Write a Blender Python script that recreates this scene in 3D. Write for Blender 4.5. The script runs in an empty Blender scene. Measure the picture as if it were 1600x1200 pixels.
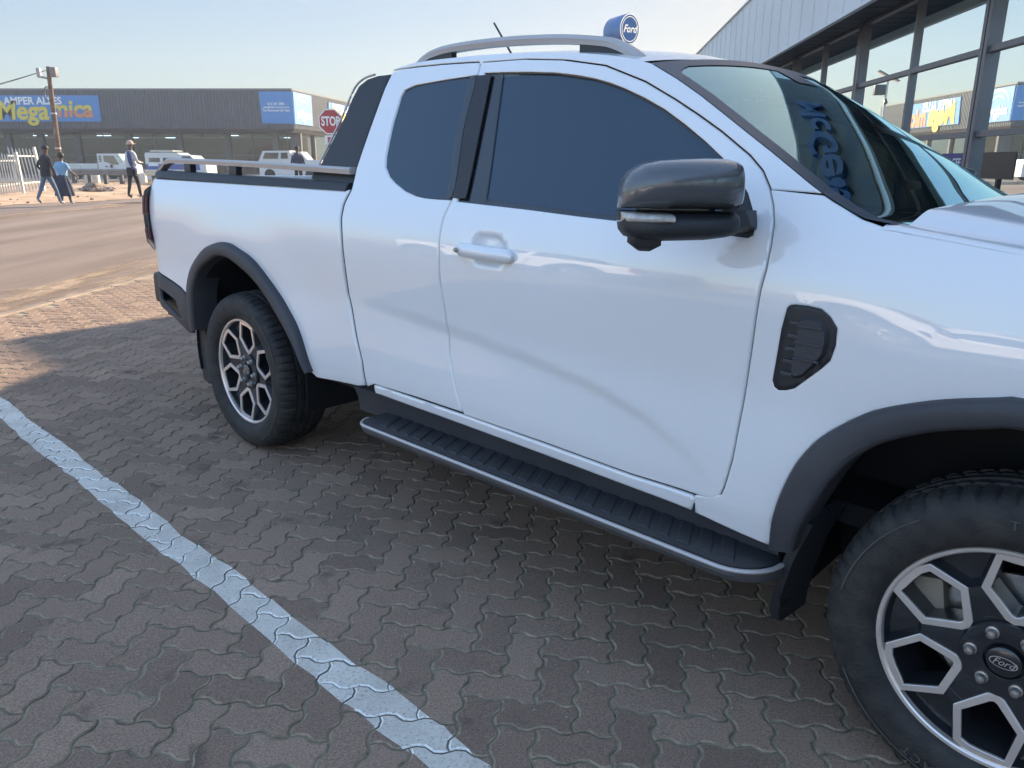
import bpy, bmesh, math, random
import numpy as np
from mathutils import Vector, Matrix
from mathutils.geometry import delaunay_2d_cdt
random.seed(7); rng = np.random.RandomState(5)
PI = math.pi
S = bpy.context.scene
# ------------------------------------------------------------------ camera
TH = math.atan(348/1200.)
CZ = 1.41866
cam_d = bpy.data.cameras.new('camera'); cam = bpy.data.objects.new('camera', cam_d)
S.collection.objects.link(cam); S.camera = cam
cam.location = (0, 0, CZ); cam.rotation_euler = (PI/2 - TH, 0, 0)
cam_d.sensor_width = 36; cam_d.lens = 27.0; cam_d.clip_start = 0.02; cam_d.clip_end = 2000
S.render.resolution_x = 1024; S.render.resolution_y = 768
# ------------------------------------------------------------------ light
SKY_FRONT = (.96, .90, .84, 1); SKY_BACK_BOOST = (2.32, 2.2, 2.05, 1); SKY_K = 1.9; SKY_WB = (1.0, 1.0, 1.0)
SUN_AZ = math.radians(39.0); SUN_EL = math.radians(20.5)      # azimuth from +Y towards +X
wd = bpy.data.worlds.new('World'); S.world = wd; wd.use_nodes = True
nt = wd.node_tree; bg = nt.nodes['Background']
sky = nt.nodes.new('ShaderNodeTexSky'); sky.sky_type = 'NISHITA'; sky.sun_disc = False
sky.sun_elevation = SUN_EL; sky.sun_rotation = SUN_AZ
sky.air_density = 1.0; sky.dust_density = 2.5; sky.ozone_density = 1.6; sky.altitude = 1400
# hazy winter sky: soft shoulder on the brightest part, slightly warm white balance
hz_l = nt.nodes.new('ShaderNodeVectorMath'); hz_l.operation = 'DOT_PRODUCT'; hz_l.inputs[1].default_value = (.3/SKY_K, .5/SKY_K, .2/SKY_K)
hz_d = nt.nodes.new('ShaderNodeMath'); hz_d.operation = 'ADD'; hz_d.inputs[1].default_value = 1
hz_i = nt.nodes.new('ShaderNodeMath'); hz_i.operation = 'DIVIDE'; hz_i.inputs[0].default_value = 1
hz_s = nt.nodes.new('ShaderNodeVectorMath'); hz_s.operation = 'SCALE'
hz_c = nt.nodes.new('ShaderNodeVectorMath'); hz_c.operation = 'MULTIPLY'; hz_c.inputs[1].default_value = SKY_WB
nt.links.new(sky.outputs[0], hz_l.inputs[0]); nt.links.new(hz_l.outputs['Value'], hz_d.inputs[0]); nt.links.new(hz_d.outputs[0], hz_i.inputs[1])
nt.links.new(sky.outputs[0], hz_s.inputs[0]); nt.links.new(hz_i.outputs[0], hz_s.inputs['Scale']); nt.links.new(hz_s.outputs[0], hz_c.inputs[0])
# artificial boost: sky overhead and behind the camera lifts the shaded truck side; the hazy half is held back
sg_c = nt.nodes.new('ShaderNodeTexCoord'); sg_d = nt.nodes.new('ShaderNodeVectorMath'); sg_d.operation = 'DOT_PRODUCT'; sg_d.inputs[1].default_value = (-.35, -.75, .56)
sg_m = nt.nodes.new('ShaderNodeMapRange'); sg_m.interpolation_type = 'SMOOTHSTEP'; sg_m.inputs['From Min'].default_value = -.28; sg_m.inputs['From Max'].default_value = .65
sg_x = nt.nodes.new('ShaderNodeMix'); sg_x.data_type = 'RGBA'; sg_x.inputs['A'].default_value = SKY_FRONT; sg_x.inputs['B'].default_value = SKY_BACK_BOOST
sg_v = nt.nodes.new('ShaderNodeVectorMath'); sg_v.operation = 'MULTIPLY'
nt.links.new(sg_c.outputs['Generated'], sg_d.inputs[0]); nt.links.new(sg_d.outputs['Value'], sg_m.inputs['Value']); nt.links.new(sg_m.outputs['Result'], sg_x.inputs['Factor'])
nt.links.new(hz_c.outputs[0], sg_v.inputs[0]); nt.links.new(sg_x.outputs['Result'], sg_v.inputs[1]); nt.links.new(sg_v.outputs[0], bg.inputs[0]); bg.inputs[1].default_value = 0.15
sun_d = bpy.data.lights.new('sun', 'SUN'); sun = bpy.data.objects.new('sun', sun_d)
S.collection.objects.link(sun); sun_d.energy = 4.0; sun_d.angle = math.radians(0.4); sun_d.color = (1, .83, .64)
sv = Vector((math.sin(SUN_AZ)*math.cos(SUN_EL), math.cos(SUN_AZ)*math.cos(SUN_EL), math.sin(SUN_EL)))
sun.rotation_euler = sv.to_track_quat('Z', 'Y').to_euler(); sun.location = (20, 30, 20)
S.view_settings.view_transform = 'Standard'; S.view_settings.look = 'None'
S.view_settings.exposure = 1.82; S.view_settings.gamma = 1
S.render.engine = 'CYCLES'
S.cycles.max_bounces = 8; S.cycles.transparent_max_bounces = 12

HAZE = .0011
# ------------------------------------------------------------------ helpers
col = S.collection
def new_mat(name): 
    m = bpy.data.materials.new(name); m.use_nodes = True
    return m, m.node_tree, m.node_tree.nodes['Principled BSDF']
def mat(name, c, rough=.5, metal=0, coat=0, coatr=.03, var=.12, scale=6, bump=0, bscale=80, spec=.5, c2=None, emit=None, det=6, cior=1.5):
    m, n, p = new_mat(name)
    p.inputs['Roughness'].default_value = rough; p.inputs['Metallic'].default_value = metal
    p.inputs['Coat Weight'].default_value = coat; p.inputs['Coat Roughness'].default_value = coatr
    p.inputs['Specular IOR Level'].default_value = spec; p.inputs['Coat IOR'].default_value = cior
    tc = n.nodes.new('ShaderNodeTexCoord')
    no = n.nodes.new('ShaderNodeTexNoise'); no.inputs['Scale'].default_value = scale; no.inputs['Detail'].default_value = det
    n.links.new(tc.outputs['Object'], no.inputs['Vector'])
    r = n.nodes.new('ShaderNodeValToRGB'); r.color_ramp.elements[0].position = .3; r.color_ramp.elements[1].position = .7
    a = [max(0, x*(1-var)) for x in c]; b = [min(1, x*(1+var)) for x in c] if c2 is None else c2
    r.color_ramp.elements[0].color = (*a, 1); r.color_ramp.elements[1].color = (*b, 1)
    n.links.new(no.outputs['Fac'], r.inputs[0]); n.links.new(r.outputs[0], p.inputs['Base Color'])
    if emit: p.inputs['Emission Color'].default_value = (*c, 1); p.inputs['Emission Strength'].default_value = emit
    if bump:
        nb = n.nodes.new('ShaderNodeTexNoise'); nb.inputs['Scale'].default_value = bscale; nb.inputs['Detail'].default_value = 4
        n.links.new(tc.outputs['Object'], nb.inputs['Vector'])
        bp = n.nodes.new('ShaderNodeBump'); bp.inputs['Strength'].default_value = bump; bp.inputs['Distance'].default_value = .01
        n.links.new(nb.outputs['Fac'], bp.inputs['Height']); n.links.new(bp.outputs[0], p.inputs['Normal'])
    return m
def glass(name, tint, ior=1.5, base=None, basef=0.0, rough=0.0, add=0.0, gcol=(1, 1, 1)):
    m = bpy.data.materials.new(name); m.use_nodes = True; n = m.node_tree; n.nodes.clear()
    o = n.nodes.new('ShaderNodeOutputMaterial'); t = n.nodes.new('ShaderNodeBsdfTransparent'); t.inputs[0].default_value = (*tint, 1)
    g = n.nodes.new('ShaderNodeBsdfGlossy'); g.inputs['Roughness'].default_value = rough; g.inputs['Color'].default_value = (*gcol, 1)
    f = n.nodes.new('ShaderNodeFresnel'); f.inputs[0].default_value = ior
    mx = n.nodes.new('ShaderNodeMixShader'); last = t
    if basef:
        d = n.nodes.new('ShaderNodeBsdfDiffuse'); d.inputs[0].default_value = (*base, 1)
        m2 = n.nodes.new('ShaderNodeMixShader'); m2.inputs[0].default_value = basef
        n.links.new(t.outputs[0], m2.inputs[1]); n.links.new(d.outputs[0], m2.inputs[2]); last = m2
    ad = n.nodes.new('ShaderNodeMath'); ad.operation = 'ADD'; ad.use_clamp = True; ad.inputs[1].default_value = add
    n.links.new(f.outputs[0], ad.inputs[0]); n.links.new(ad.outputs[0], mx.inputs[0])
    n.links.new(last.outputs[0], mx.inputs[1]); n.links.new(g.outputs[0], mx.inputs[2]); n.links.new(mx.outputs[0], o.inputs[0])
    return m

_txt = {}
def text_mesh(s, size=1, shear=0, bold=0, depth=0, space=1):
    k = (s, size, shear, bold, depth, space)
    if k not in _txt:
        c = bpy.data.curves.new('t', 'FONT'); c.body = s; c.size = size; c.shear = shear; c.offset = bold; c.extrude = depth
        c.align_x = 'CENTER'; c.align_y = 'CENTER'; c.resolution_u = 3; c.space_character = space
        o = bpy.data.objects.new('t', c); col.objects.link(o)
        me = bpy.data.meshes.new_from_object(o.evaluated_get(bpy.context.evaluated_depsgraph_get()))
        v = [tuple(x.co) for x in me.vertices]; f = [tuple(p.vertices) for p in me.polygons]
        bpy.data.objects.remove(o); bpy.data.curves.remove(c); bpy.data.meshes.remove(me)
        _txt[k] = (v, f)
    return _txt[k]

class MB:
    def __init__(s): s.v = []; s.f = []; s.m = []; s.n = None
    def add(s, v, f, m=0):
        b = len(s.v); s.v += [tuple(float(c) for c in x) for x in v]; s.f += [tuple(i+b for i in q) for q in f]; s.m += [m]*len(f); return s
    def box(s, a, b, m=0, M=None):
        x0, y0, z0 = a; x1, y1, z1 = b
        v = [(x, y, z) for x in (x0, x1) for y in (y0, y1) for z in (z0, z1)]
        if M is not None: v = [M @ Vector(q) for q in v]
        return s.add(v, [(0,1,3,2),(4,6,7,5),(0,4,5,1),(2,3,7,6),(0,2,6,4),(1,5,7,3)], m)
    def bbox(s, a, b, r, m=0, M=None):     # bevelled box
        lo = Vector(a); hi = Vector(b); pts = []
        bm = bmesh.new(); bmesh.ops.create_cube(bm, size=1)
        for q in bm.verts: q.co = Vector([lo[i]+(hi[i]-lo[i])*(q.co[i]+.5) for i in range(3)])
        bmesh.ops.bevel(bm, geom=bm.edges[:], offset=r, segments=2, affect='EDGES', profile=.6)
        v = [M @ q.co if M is not None else q.co.copy() for q in bm.verts]; bm.verts.index_update()
        f = [tuple(x.index for x in q.verts) for q in bm.faces]; bm.free()
        return s.add(v, f, m)
    def loft(s, rings, m=0, closed=True, caps=True):
        n = len(rings[0]); v = [p for r in rings for p in r]; f = []
        for i in range(len(rings)-1):
            for j in range(n if closed else n-1):
                k = (j+1) % n; f.append((i*n+j, i*n+k, (i+1)*n+k, (i+1)*n+j))
        if caps and closed: f.append(tuple(range(n))[::-1]); f.append(tuple((len(rings)-1)*n+j for j in range(n)))
        return s.add(v, f, m)
    def tube(s, pts, r, m=0, n=10, caps=True):
        pts = [Vector(p) for p in pts]; rs = r if isinstance(r, (list, tuple)) else [r]*len(pts); rings = []
        for i, p in enumerate(pts):
            d = (pts[min(i+1, len(pts)-1)]-pts[max(i-1, 0)]).normalized()
            a = Vector((0, 0, 1)) if abs(d.z) < .9 else Vector((1, 0, 0)); u = d.cross(a).normalized(); w = d.cross(u)
            rings.append([p+u*rs[i]*math.cos(2*PI*k/n)+w*rs[i]*math.sin(2*PI*k/n) for k in range(n)])
        return s.loft(rings, m, caps=caps)
    def lathe(s, prof, n=64, m=0, mod=None, M=None):   # axis = local y, profile (r, y)
        rings = []
        for i, (r, y) in enumerate(prof):
            rings.append([((r+(mod(i, k) if mod else 0))*math.cos(2*PI*k/n), y, (r+(mod(i, k) if mod else 0))*math.sin(2*PI*k/n)) for k in range(n)])
        if M is not None: rings = [[M @ Vector(q) for q in R] for R in rings]
        return s.loft(rings, m, caps=False)
    def prism(s, poly, h0, h1, f, m=0):    # poly 2d, f(a,b,h)->3d
        n = len(poly); v = [f(a, b, h0) for a, b in poly]+[f(a, b, h1) for a, b in poly]
        fc = [tuple(range(n))[::-1], tuple(range(n, 2*n))]+[(i, (i+1) % n, n+(i+1) % n, n+i) for i in range(n)]
        return s.add(v, fc, m)
    def text(s, t, F, m=0, **k):
        v, f = text_mesh(t, **k); return s.add([F(*q) for q in v], f, m)
    def grid(s, nu, nv, fn, m=0):
        v = [fn(i/nu, j/nv) for i in range(nu+1) for j in range(nv+1)]
        return s.add(v, [(i*(nv+1)+j, (i+1)*(nv+1)+j, (i+1)*(nv+1)+j+1, i*(nv+1)+j+1) for i in range(nu) for j in range(nv)], m)
    def build(s, name, mats, parent=None, smooth=35, normals=None, fix=True):
        me = bpy.data.meshes.new(name); me.from_pydata(s.v, [], s.f); 
        if not isinstance(mats, (list, tuple)): mats = [mats]
        for q in mats: me.materials.append(q)
        me.polygons.foreach_set('material_index', s.m)
        if fix:
            bm = bmesh.new(); bm.from_mesh(me); bmesh.ops.recalc_face_normals(bm, faces=bm.faces[:]); bm.to_mesh(me); bm.free()
        if smooth:
            me.shade_smooth(); 
            if smooth < 180: me.set_sharp_from_angle(angle=math.radians(smooth))
        me.update()
        o = bpy.data.objects.new(name, me); col.objects.link(o)
        if parent: o.parent = parent
        return o
def tag(o, label=None, cat=None, group=None, kind=None):
    if label: o['label'] = label
    if cat: o['category'] = cat
    if group: o['group'] = group
    if kind: o['kind'] = kind
    return o
def empty(name, label, cat, loc=(0, 0, 0), rotz=0, group=None):
    o = bpy.data.objects.new(name, None); col.objects.link(o); o.location = loc; o.rotation_euler = (0, 0, rotz); o.empty_display_size = .2
    return tag(o, label, cat, group)
def part_empty(name, parent, loc=(0, 0, 0)):
    o = bpy.data.objects.new(name, None); col.objects.link(o); o.location = loc; o.parent = parent; return o
def spline(pts, n=8, closed=False):
    P = [np.array(p, float) for p in pts]; out = []; L = len(P)
    for i in range(L if closed else L-1):
        g = (lambda k: P[k % L]) if closed else (lambda k: P[min(max(k, 0), L-1)])
        a, b, c, d = g(i-1), g(i), g(i+1), g(i+2)
        for t in np.arange(n)/n:
            out.append(.5*((2*b)+(-a+c)*t+(2*a-5*b+4*c-d)*t*t+(-a+3*b-3*c+d)*t**3))
    if not closed: out.append(P[-1])
    return out

# ------------------------------------------------------------------ frames: lot plane (car frame) and world
C0 = np.array([3.45345505, -2.70277302, 1.41865937])
YAW, PIT, ROL = -.745497784, .28258628, .0216695718
Fv = np.array([math.sin(YAW)*math.cos(PIT), math.cos(YAW)*math.cos(PIT), -math.sin(PIT)])
Rv = np.array([math.cos(YAW), -math.sin(YAW), 0.]); Uv = np.cross(Rv, Fv)
Rv, Uv = Rv*math.cos(ROL)+Uv*math.sin(ROL), -Rv*math.sin(ROL)+Uv*math.cos(ROL)
Bm = np.stack([[1, 0, 0], [0, math.sin(TH), math.cos(TH)], [0, math.cos(TH), -math.sin(TH)]], 1)
Mc = Bm @ np.stack([Rv, Uv, Fv], 1).T
def W(P): return Mc @ (np.array(P, float)-C0)+np.array([0, 0, CZ])
CAR = Matrix([[*Mc[i], 0] for i in range(3)]+[[0, 0, 0, 1]]); CAR.translation = Vector(W((0, 0, 0)))
def cray(px, py): return Fv*1200+Rv*(px-800)-Uv*(py-600)
def pl(px, py, ax, v): d = cray(px, py); return C0+d*(v-C0[ax])/d[ax]
def wat(px, py, y): d = Mc @ cray(px, py); return np.array([0, 0, CZ])+d*y/d[1]
def toC(Pw): return Mc.T @ (np.array(Pw, float)-np.array([0, 0, CZ]))+C0

# ------------------------------------------------------------------ materials
M_paint = mat('white_paint', (.79, .78, .77), .4, coat=1, coatr=.012, var=.006, scale=2, cior=1.75)
M_black = mat('black_plastic', (.022, .023, .026), .5, var=.15, bump=.15, bscale=260)
M_black2 = mat('dark_trim', (.045, .045, .05), .55, var=.12, bump=.25, bscale=300)
M_gap = mat('gap_black', (.006, .006, .007), .8)
M_gloss = mat('gloss_black', (.012, .013, .015), .18, coat=.6, var=.1)
M_silver = mat('satin_silver', (.50, .46, .43), .38, metal=.35, var=.04)
M_mach = mat('machined_alloy', (.84, .76, .69), .3, metal=.7, var=.06, scale=14)
M_rimd = mat('rim_black', (.018, .019, .022), .28, coat=.5, var=.15)
M_rubber = mat('tyre_rubber', (.018, .018, .019), .72, c2=(.040, .036, .031), var=.3, scale=18, bump=.25, bscale=120)
M_tyrel = mat('tyre_lettering', (.065, .062, .058), .6, var=.2)
M_side = glass('tinted_glass', (.12, .15, .17), 1.5, (.045, .085, .13), .6)
M_wind = glass('windshield_glass', (.60, .76, .74), 1.6, add=.34, gcol=(.60, .90, 1.0))
M_int = mat('interior_dark', (.035, .035, .038), .7, bump=.1)
M_seat = mat('seat_cloth', (.10, .10, .11), .8)
M_grey = mat('mirror_grey', (.085, .09, .097), .25, coat=.8, var=.03)
M_red = mat('lamp_red', (.48, .03, .035), .12, coat=1, var=.1)
M_lampd = mat('lamp_smoke', (.05, .03, .03), .1, coat=1)
M_clear = mat('clear_lens', (.45, .42, .38), .15, coat=1, var=.25, scale=60)
M_steel = mat('steel', (.45, .44, .42), .35, metal=.9, var=.2, scale=40)
M_white = mat('white_plain', (.7, .7, .68), .5, var=.04)
M_blue = mat('logo_blue', (.012, .04, .16), .3, var=.05)

# ------------------------------------------------------------------ car side surface (half width as a function of x and z)
zk = np.array([.20, .50, .56, .70, .85, .98, 1.08, 1.17, 1.24, 1.29, 1.34, 1.80, 1.95]); wk = np.array([.87, .905, .917, .917, .910, .921, .928, .923, .905, .882, .858, .665, .60])
_zz = np.arange(0, 2.2, .005); _w = np.interp(_zz, zk, wk); _k = np.exp(-.5*(np.arange(-16, 17)*.005/.028)**2); _k /= _k.sum()
_w = np.convolve(np.pad(_w, 16, mode='edge'), _k, 'valid')
CRX = np.array([.93, 1.10, 1.35, 1.60, 1.90, 2.15, 2.32, 2.45, 2.56]); CRZ = np.array([.885, .880, .862, .842, .812, .775, .728, .665, .600])
CRA = np.array([0, .003, .010, .013, .014, .014, .012, .007, 0])
def sstep(t): t = min(1, max(0, t)); return t*t*(3-2*t)
def Yf(x, z):
    w = float(np.interp(z, _zz, _w))
    if x < -.86: d = min(-.86-x, .168); w -= .17-math.sqrt(.17*.17-d*d)
    if x > 3.55: w -= .30*(x-3.55)**2
    if 0.8 < x < 2.7 and z < 1.0:
        zc = float(np.interp(x, CRX, CRZ)); a = float(np.interp(x, CRX, CRA, left=0, right=0)); t = (zc-z)
        if t > -.02: w -= .8*a*sstep((t+.016)/.05)*(1-.95*sstep((t-.04)/.25))
    for cx in (0, 3.27):                                    # swelling round the wheel arches
        if z < 1.22:
            r = math.hypot(x-cx, (z-.42)); w += .012*math.exp(-((r-.60)/.14)**2)*(1-sstep((z-1.02)/.2))
    # handle cup
    if 1.4 < x < 2.0 and 1.0 < z < 1.25:
        e = ((x-HX)/.075)**2+((z-HZ)/.05)**2
        if e < 1.6: w -= .022*(1-sstep((e-.35)/1.2))
    return w
HX, HZ = 9, 9
def sd(px, py, off=0.):
    z = 1.; x = 1.5
    for i in range(40):
        P = pl(px, py, 1, -(float(np.interp(z, _zz, _w))+off)); z = .5*z+.5*P[2]; x = P[0]
    return (float(x), float(z))
def sds(L, off=0.): return [sd(*a, off) for a in L]
hp = sd(760, 393); HX, HZ = hp[0]+.005, hp[1]+.005

def inpoly(P, poly):
    x = P[:, 0][:, None]; y = P[:, 1][:, None]; a = np.array(poly); b = np.roll(a, -1, 0)
    c = ((a[:, 1] > y) != (b[:, 1] > y)); xx = (b[:, 0]-a[:, 0])*(y-a[:, 1])/((b[:, 1]-a[:, 1])+1e-15)+a[:, 0]
    return ((c & (x < xx)).sum(1) % 2) == 1
def resample(poly, step, closed=True):
    P = [np.array(p, float) for p in poly]; out = []
    for i in range(len(P) if closed else len(P)-1):
        a = P[i]; b = P[(i+1) % len(P)]; n = max(1, int(math.ceil(np.linalg.norm(b-a)/step)))
        out += [a+(b-a)*k/n for k in range(n)]
    if not closed: out.append(P[-1])
    return out
def seg_dist(P, poly):
    a = np.array(poly); b = np.roll(a, -1, 0); d = b-a; L = (d*d).sum(1)+1e-12
    best = np.full(len(P), 9.)
    for i in range(len(a)):
        t = np.clip(((P-a[i])@d[i])/L[i], 0, 1); q = a[i]+t[:, None]*d[i]; best = np.minimum(best, np.hypot(*(P-q).T))
    return best
def inset(poly, d):
    a = np.array(poly); p = np.roll(a, 1, 0); n = np.roll(a, -1, 0)
    e1 = a-p; e2 = n-a; e1 /= np.linalg.norm(e1, axis=1)[:, None]+1e-12; e2 /= np.linalg.norm(e2, axis=1)[:, None]+1e-12
    t = e1+e2; t /= np.linalg.norm(t, axis=1)[:, None]+1e-12
    area = .5*np.sum(a[:, 0]*n[:, 1]-n[:, 0]*a[:, 1]); sg = 1 if area > 0 else -1
    return a+sg*d*np.stack([-t[:, 1], t[:, 0]], 1)
def panel(name, outer, m, parent, holes=(), off=0., th=.014, step=.026, yfun=None, rnd=.003, bev=.005, mirror=True, extra=None):
    """sheet of body work following the side surface; outline in (x, z)"""
    yfun = yfun or Yf
    loops = [resample(outer, step*.7)]+[resample(h, step*.7) for h in holes]
    ins = []
    for i, L in enumerate(loops):
        q = inset(L, bev if i == 0 else -bev)
        ok = inpoly(q, loops[0])
        for h in loops[1:]: ok &= ~inpoly(q, h)
        ok &= np.min([seg_dist(q, l) for l in loops], axis=0) > bev*.75
        ins += [tuple(v) for v, o in zip(q, ok) if o]
    A = np.array(loops[0]); lo = A.min(0); hi = A.max(0)
    gx = np.arange(lo[0], hi[0], step); gz = np.arange(lo[1], hi[1], step)
    G = np.array([(x+(step/2 if j % 2 else 0), z) for j, z in enumerate(gz) for x in gx])
    if lo[0] < -.9:
        G = np.concatenate([G, np.array([(x, z) for z in gz for x in np.arange(-1.03, -.9, .008)])])
    ok = inpoly(G, loops[0])
    for h in loops[1:]: ok &= ~inpoly(G, h)
    G = G[ok]; ok = np.min([seg_dist(G, l) for l in loops], axis=0) > max(bev*2, step*.4); G = G[ok]
    pts = []; edges = []; nb = 0
    for L in loops:
        b = len(pts); pts += [tuple(p) for p in L]; edges += [(b+i, b+(i+1) % len(L)) for i in range(len(L))]
    nb = len(pts); pts += ins+[tuple(g) for g in G]
    vv, ee, ff, ov, oe, of = delaunay_2d_cdt([Vector(p) for p in pts], edges, [], 0, 1e-6)
    V = np.array([tuple(v) for v in vv]); F = np.array([tuple(f) for f in ff]); cen = V[F].mean(1)
    ok = inpoly(cen, loops[0])
    for h in loops[1:]: ok &= ~inpoly(cen, h)
    F = F[ok]
    isb = [any(o < nb for o in x) for x in ov]
    nv = len(V); v3 = []; nr = []; e = .004
    for (x, z), b in zip(V, isb):
        y = yfun(x, z)+off; v3.append((x, -(y-(rnd if b else 0)), z))
        n = Vector((-(yfun(x+e, z)-yfun(x-e, z))/(2*e), -1, -(yfun(x, z+e)-yfun(x, z-e))/(2*e))); nr.append(n.normalized())
    faces = []
    for f in F:
        a, b, c = (V[i] for i in f); ar = (b[0]-a[0])*(c[1]-a[1])-(b[1]-a[1])*(c[0]-a[0])
        faces.append(tuple(int(i) for i in f) if ar > 0 else tuple(int(i) for i in f[::-1]))
    ec = {}
    for f in faces:
        for i in range(3): ec[(f[i], f[(i+1) % 3])] = 1
    bnd = [(a, b) for (a, b) in ec if (b, a) not in ec]
    back = {}
    for a, b in bnd:
        for q in (a, b):
            if q not in back: back[q] = len(v3); x, y, z = v3[q]; v3.append((x, y+th, z)); nr.append(nr[q])
    outn = {}
    for a, b in bnd:
        d = Vector((v3[b][0]-v3[a][0], 0, v3[b][2]-v3[a][2])); n = Vector((d.z, 0, -d.x)); n.normalize() if n.length else None
        for q in (a, b): outn[q] = outn.get(q, Vector((0, 0, 0)))+n
    for q in back:
        o = outn[q].normalized() if outn[q].length > 1e-9 else Vector((0, -1, 0)); nr[q] = (nr[q]+o*.8).normalized(); nr[back[q]] = o
    for a, b in bnd: faces.append((b, a, back[a], back[b]))
    # orient: outward is -y ; triangles ccw in (x,z) have normal -y
    me = bpy.data.meshes.new(name); me.from_pydata(v3, [], faces); me.materials.append(m); me.shade_smooth()
    me.normals_split_custom_set_from_vertices(nr); me.update()
    o = bpy.data.objects.new(name, me); col.objects.link(o); o.parent = parent
    if mirror:
        mv = [(x, -y, z) for x, y, z in v3]; mf = [f[::-1] for f in faces]
        m2 = bpy.data.meshes.new(name); m2.from_pydata(mv, [], mf); m2.materials.append(m); m2.shade_smooth()
        m2.normals_split_custom_set_from_vertices([Vector((n.x, -n.y, n.z)) for n in nr]); m2.update()
        o2 = bpy.data.objects.new(name, m2); col.objects.link(o2); o2.parent = parent
        return o, o2
    return o
def mirror_obj(o, parent=None):
    me = o.data.copy(); bm = bmesh.new(); bm.from_mesh(me)
    for v in bm.verts: v.co.y = -v.co.y
    bmesh.ops.reverse_faces(bm, faces=bm.faces[:]); bm.to_mesh(me); bm.free()
    c = o.copy(); c.data = me; col.objects.link(c); c.parent = parent or o.parent; return c
exec_parts = []
# ================================================================== PICKUP
truck = empty('pickup_truck', 'white extended cab pickup with black wheel arches and running board beside the painted line', 'pickup truck')
truck.matrix_world = CAR
T = truck
DG = sds([(753,98),(819,93),(881,94.4),(944,103),(1006,128),(1053,156),(1089,180),(1125,206),(1170,244),(1190,268),(1202,297),(1207,322),(1208,349),(1203,385),(1196,420),(1187,453),(1176,525),(1166,595),(1155,660),(1145,716),(1133,758),(1127,772),(1119,779)])
DB = sds([(1103,779),(984,742),(851,693),(723,647)])
BG = sds([(709.7,605.5),(699,553),(694,479.5),(687,440),(685.5,406),(686,369),(692,340),(703.5,315.7)])
BGup = sds([(712,290),(725,200),(738,150),(749,104)])
g = .0035
def sh(L, dx, dz=0): return [(x+dx, z+dz) for x, z in L]
# front door
fwin = sds([(756,113.8),(787,112.5),(826,112),(866,113),(900,117),(928,122),(953,129),(975,137.5),(1006,152),(1037.5,170),(1070,194),(1102,221),(1127,245),(1150,272),(1168,302),(1176,330),(1178,355),(1176,368),(1167,372.5),(1125,367),(1050,357),(967.5,346.5),(900,338.6),(820,328),(740.6,318.8),(713,315.5)])
fdoor = sh(DG, -g)+sh(DB[:-1], 0, g)+[(DB[-1][0]+g, DB[-1][1])]+sh(BG, g)+sh(BGup, g)
d1, d1m = panel('front_door', fdoor, M_paint, T, holes=[fwin], step=.018)
# rear quarter of the cab
GAPX = sds([(546.5,297),(536,318),(531.5,340),(532,365),(534,393),(542.5,458.6),(554.7,524),(564,565),(571,603)])
CP = sds([(612,113),(600,138),(590,165),(572,215),(556,262)])
rwin = sds([(647,133),(700,123.5),(746,116.8),(738,150),(725,200),(716,255),(708,313.5),(680,312),(660,310),(647,307),(630,299),(615.6,287.5),(606,277),(600,262),(601,245),(606,219),(612,192),(619,169),(624,152),(631,140.6)])
rq = [(BGup[-1][0]-g, BGup[-1][1])]+sh(BGup[::-1][1:], -g)+sh(BG[::-1], -g)+sds([(721,644),(650,620),(584,600)])+sh(GAPX[::-1], .010)+sh(CP[::-1], .004)+sds([(625,109),(650,105.5),(690,101.5),(720,99.5),(747,98)])[0:]
panel('rear_door', rq, M_paint, T, holes=[rwin], step=.018)
# bed side
ra = sds([(302,515),(299,485),(297.6,450.4),(303.7,417.8),(311,402),(322,389),(342.5,379),(355,379),(367,385),(395.5,405.5),(424,442),(448.6,479),(469,519.8),(489.4,581)])
RX, RZ = .03, .43
bz = lambda x: float(np.interp(x, [-1.03, .885], [1.285, 1.293]))
bed = [(-.922, 1.262), (-.935, 1.286)]+[(x, bz(x)) for x in np.linspace(-.90, .86, 12)]+sh(GAPX, -.010)[0:]+sds([(559,603),(497.6,589),(489.4,581)])+ra[::-1][1:-3]+[(-.545, .715), (-.60, .735), (-.93, .79), (-1.024, .80), (-1.026, .90), (-.955, .905), (-.925, .93), (-.918, 1.10)]
panel('bed_side', bed, M_paint, T, bev=.006, rnd=.004)
# fender
half = sds([(1204,850),(1208,815),(1217.5,781),(1231,750),(1249,719),(1275,690),(1305,669),(1367.5,640.6),(1461,625),(1555,622)])
FA = half+[(6.54-x, z) for x, z in half[::-1]]
vent_o = sds([(1208,594),(1212,570),(1221,515),(1230,481),(1234,477),(1242,476),(1262,478),(1283,483),(1297,495),(1308,513),(1306,540),(1298,563),(1285,575),(1262,592),(1242.5,606),(1230,609),(1217.5,609),(1211,604)])
fz = lambda x: float(np.interp(x, [2.72, 2.90, 3.15, 3.6, 4.0, 4.2], [1.300, 1.290, 1.262, 1.228, 1.175, 1.12]))
fen = sh(DG[10:][::-1], g)+sds([(1240,301)])+sds([(1285,306),(1300,316),(1319,327),(1333,336),(1346,344),(1360,349)])+[(x, fz(x)) for x in (2.885, 3.0, 3.1, 3.3, 3.6, 3.85, 4.02)]+[(4.03, .85), (3.96, .60), (3.84, .50)]+[q for q in FA[::-1] if q[0] < 3.83]+[(2.722, .47), (2.50, .484), (2.497, .536)]
fen[0] = (DG[-1][0]-.03, DG[-1][1]-g)
panel('fender', fen, M_paint, T, holes=[vent_o])
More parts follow.
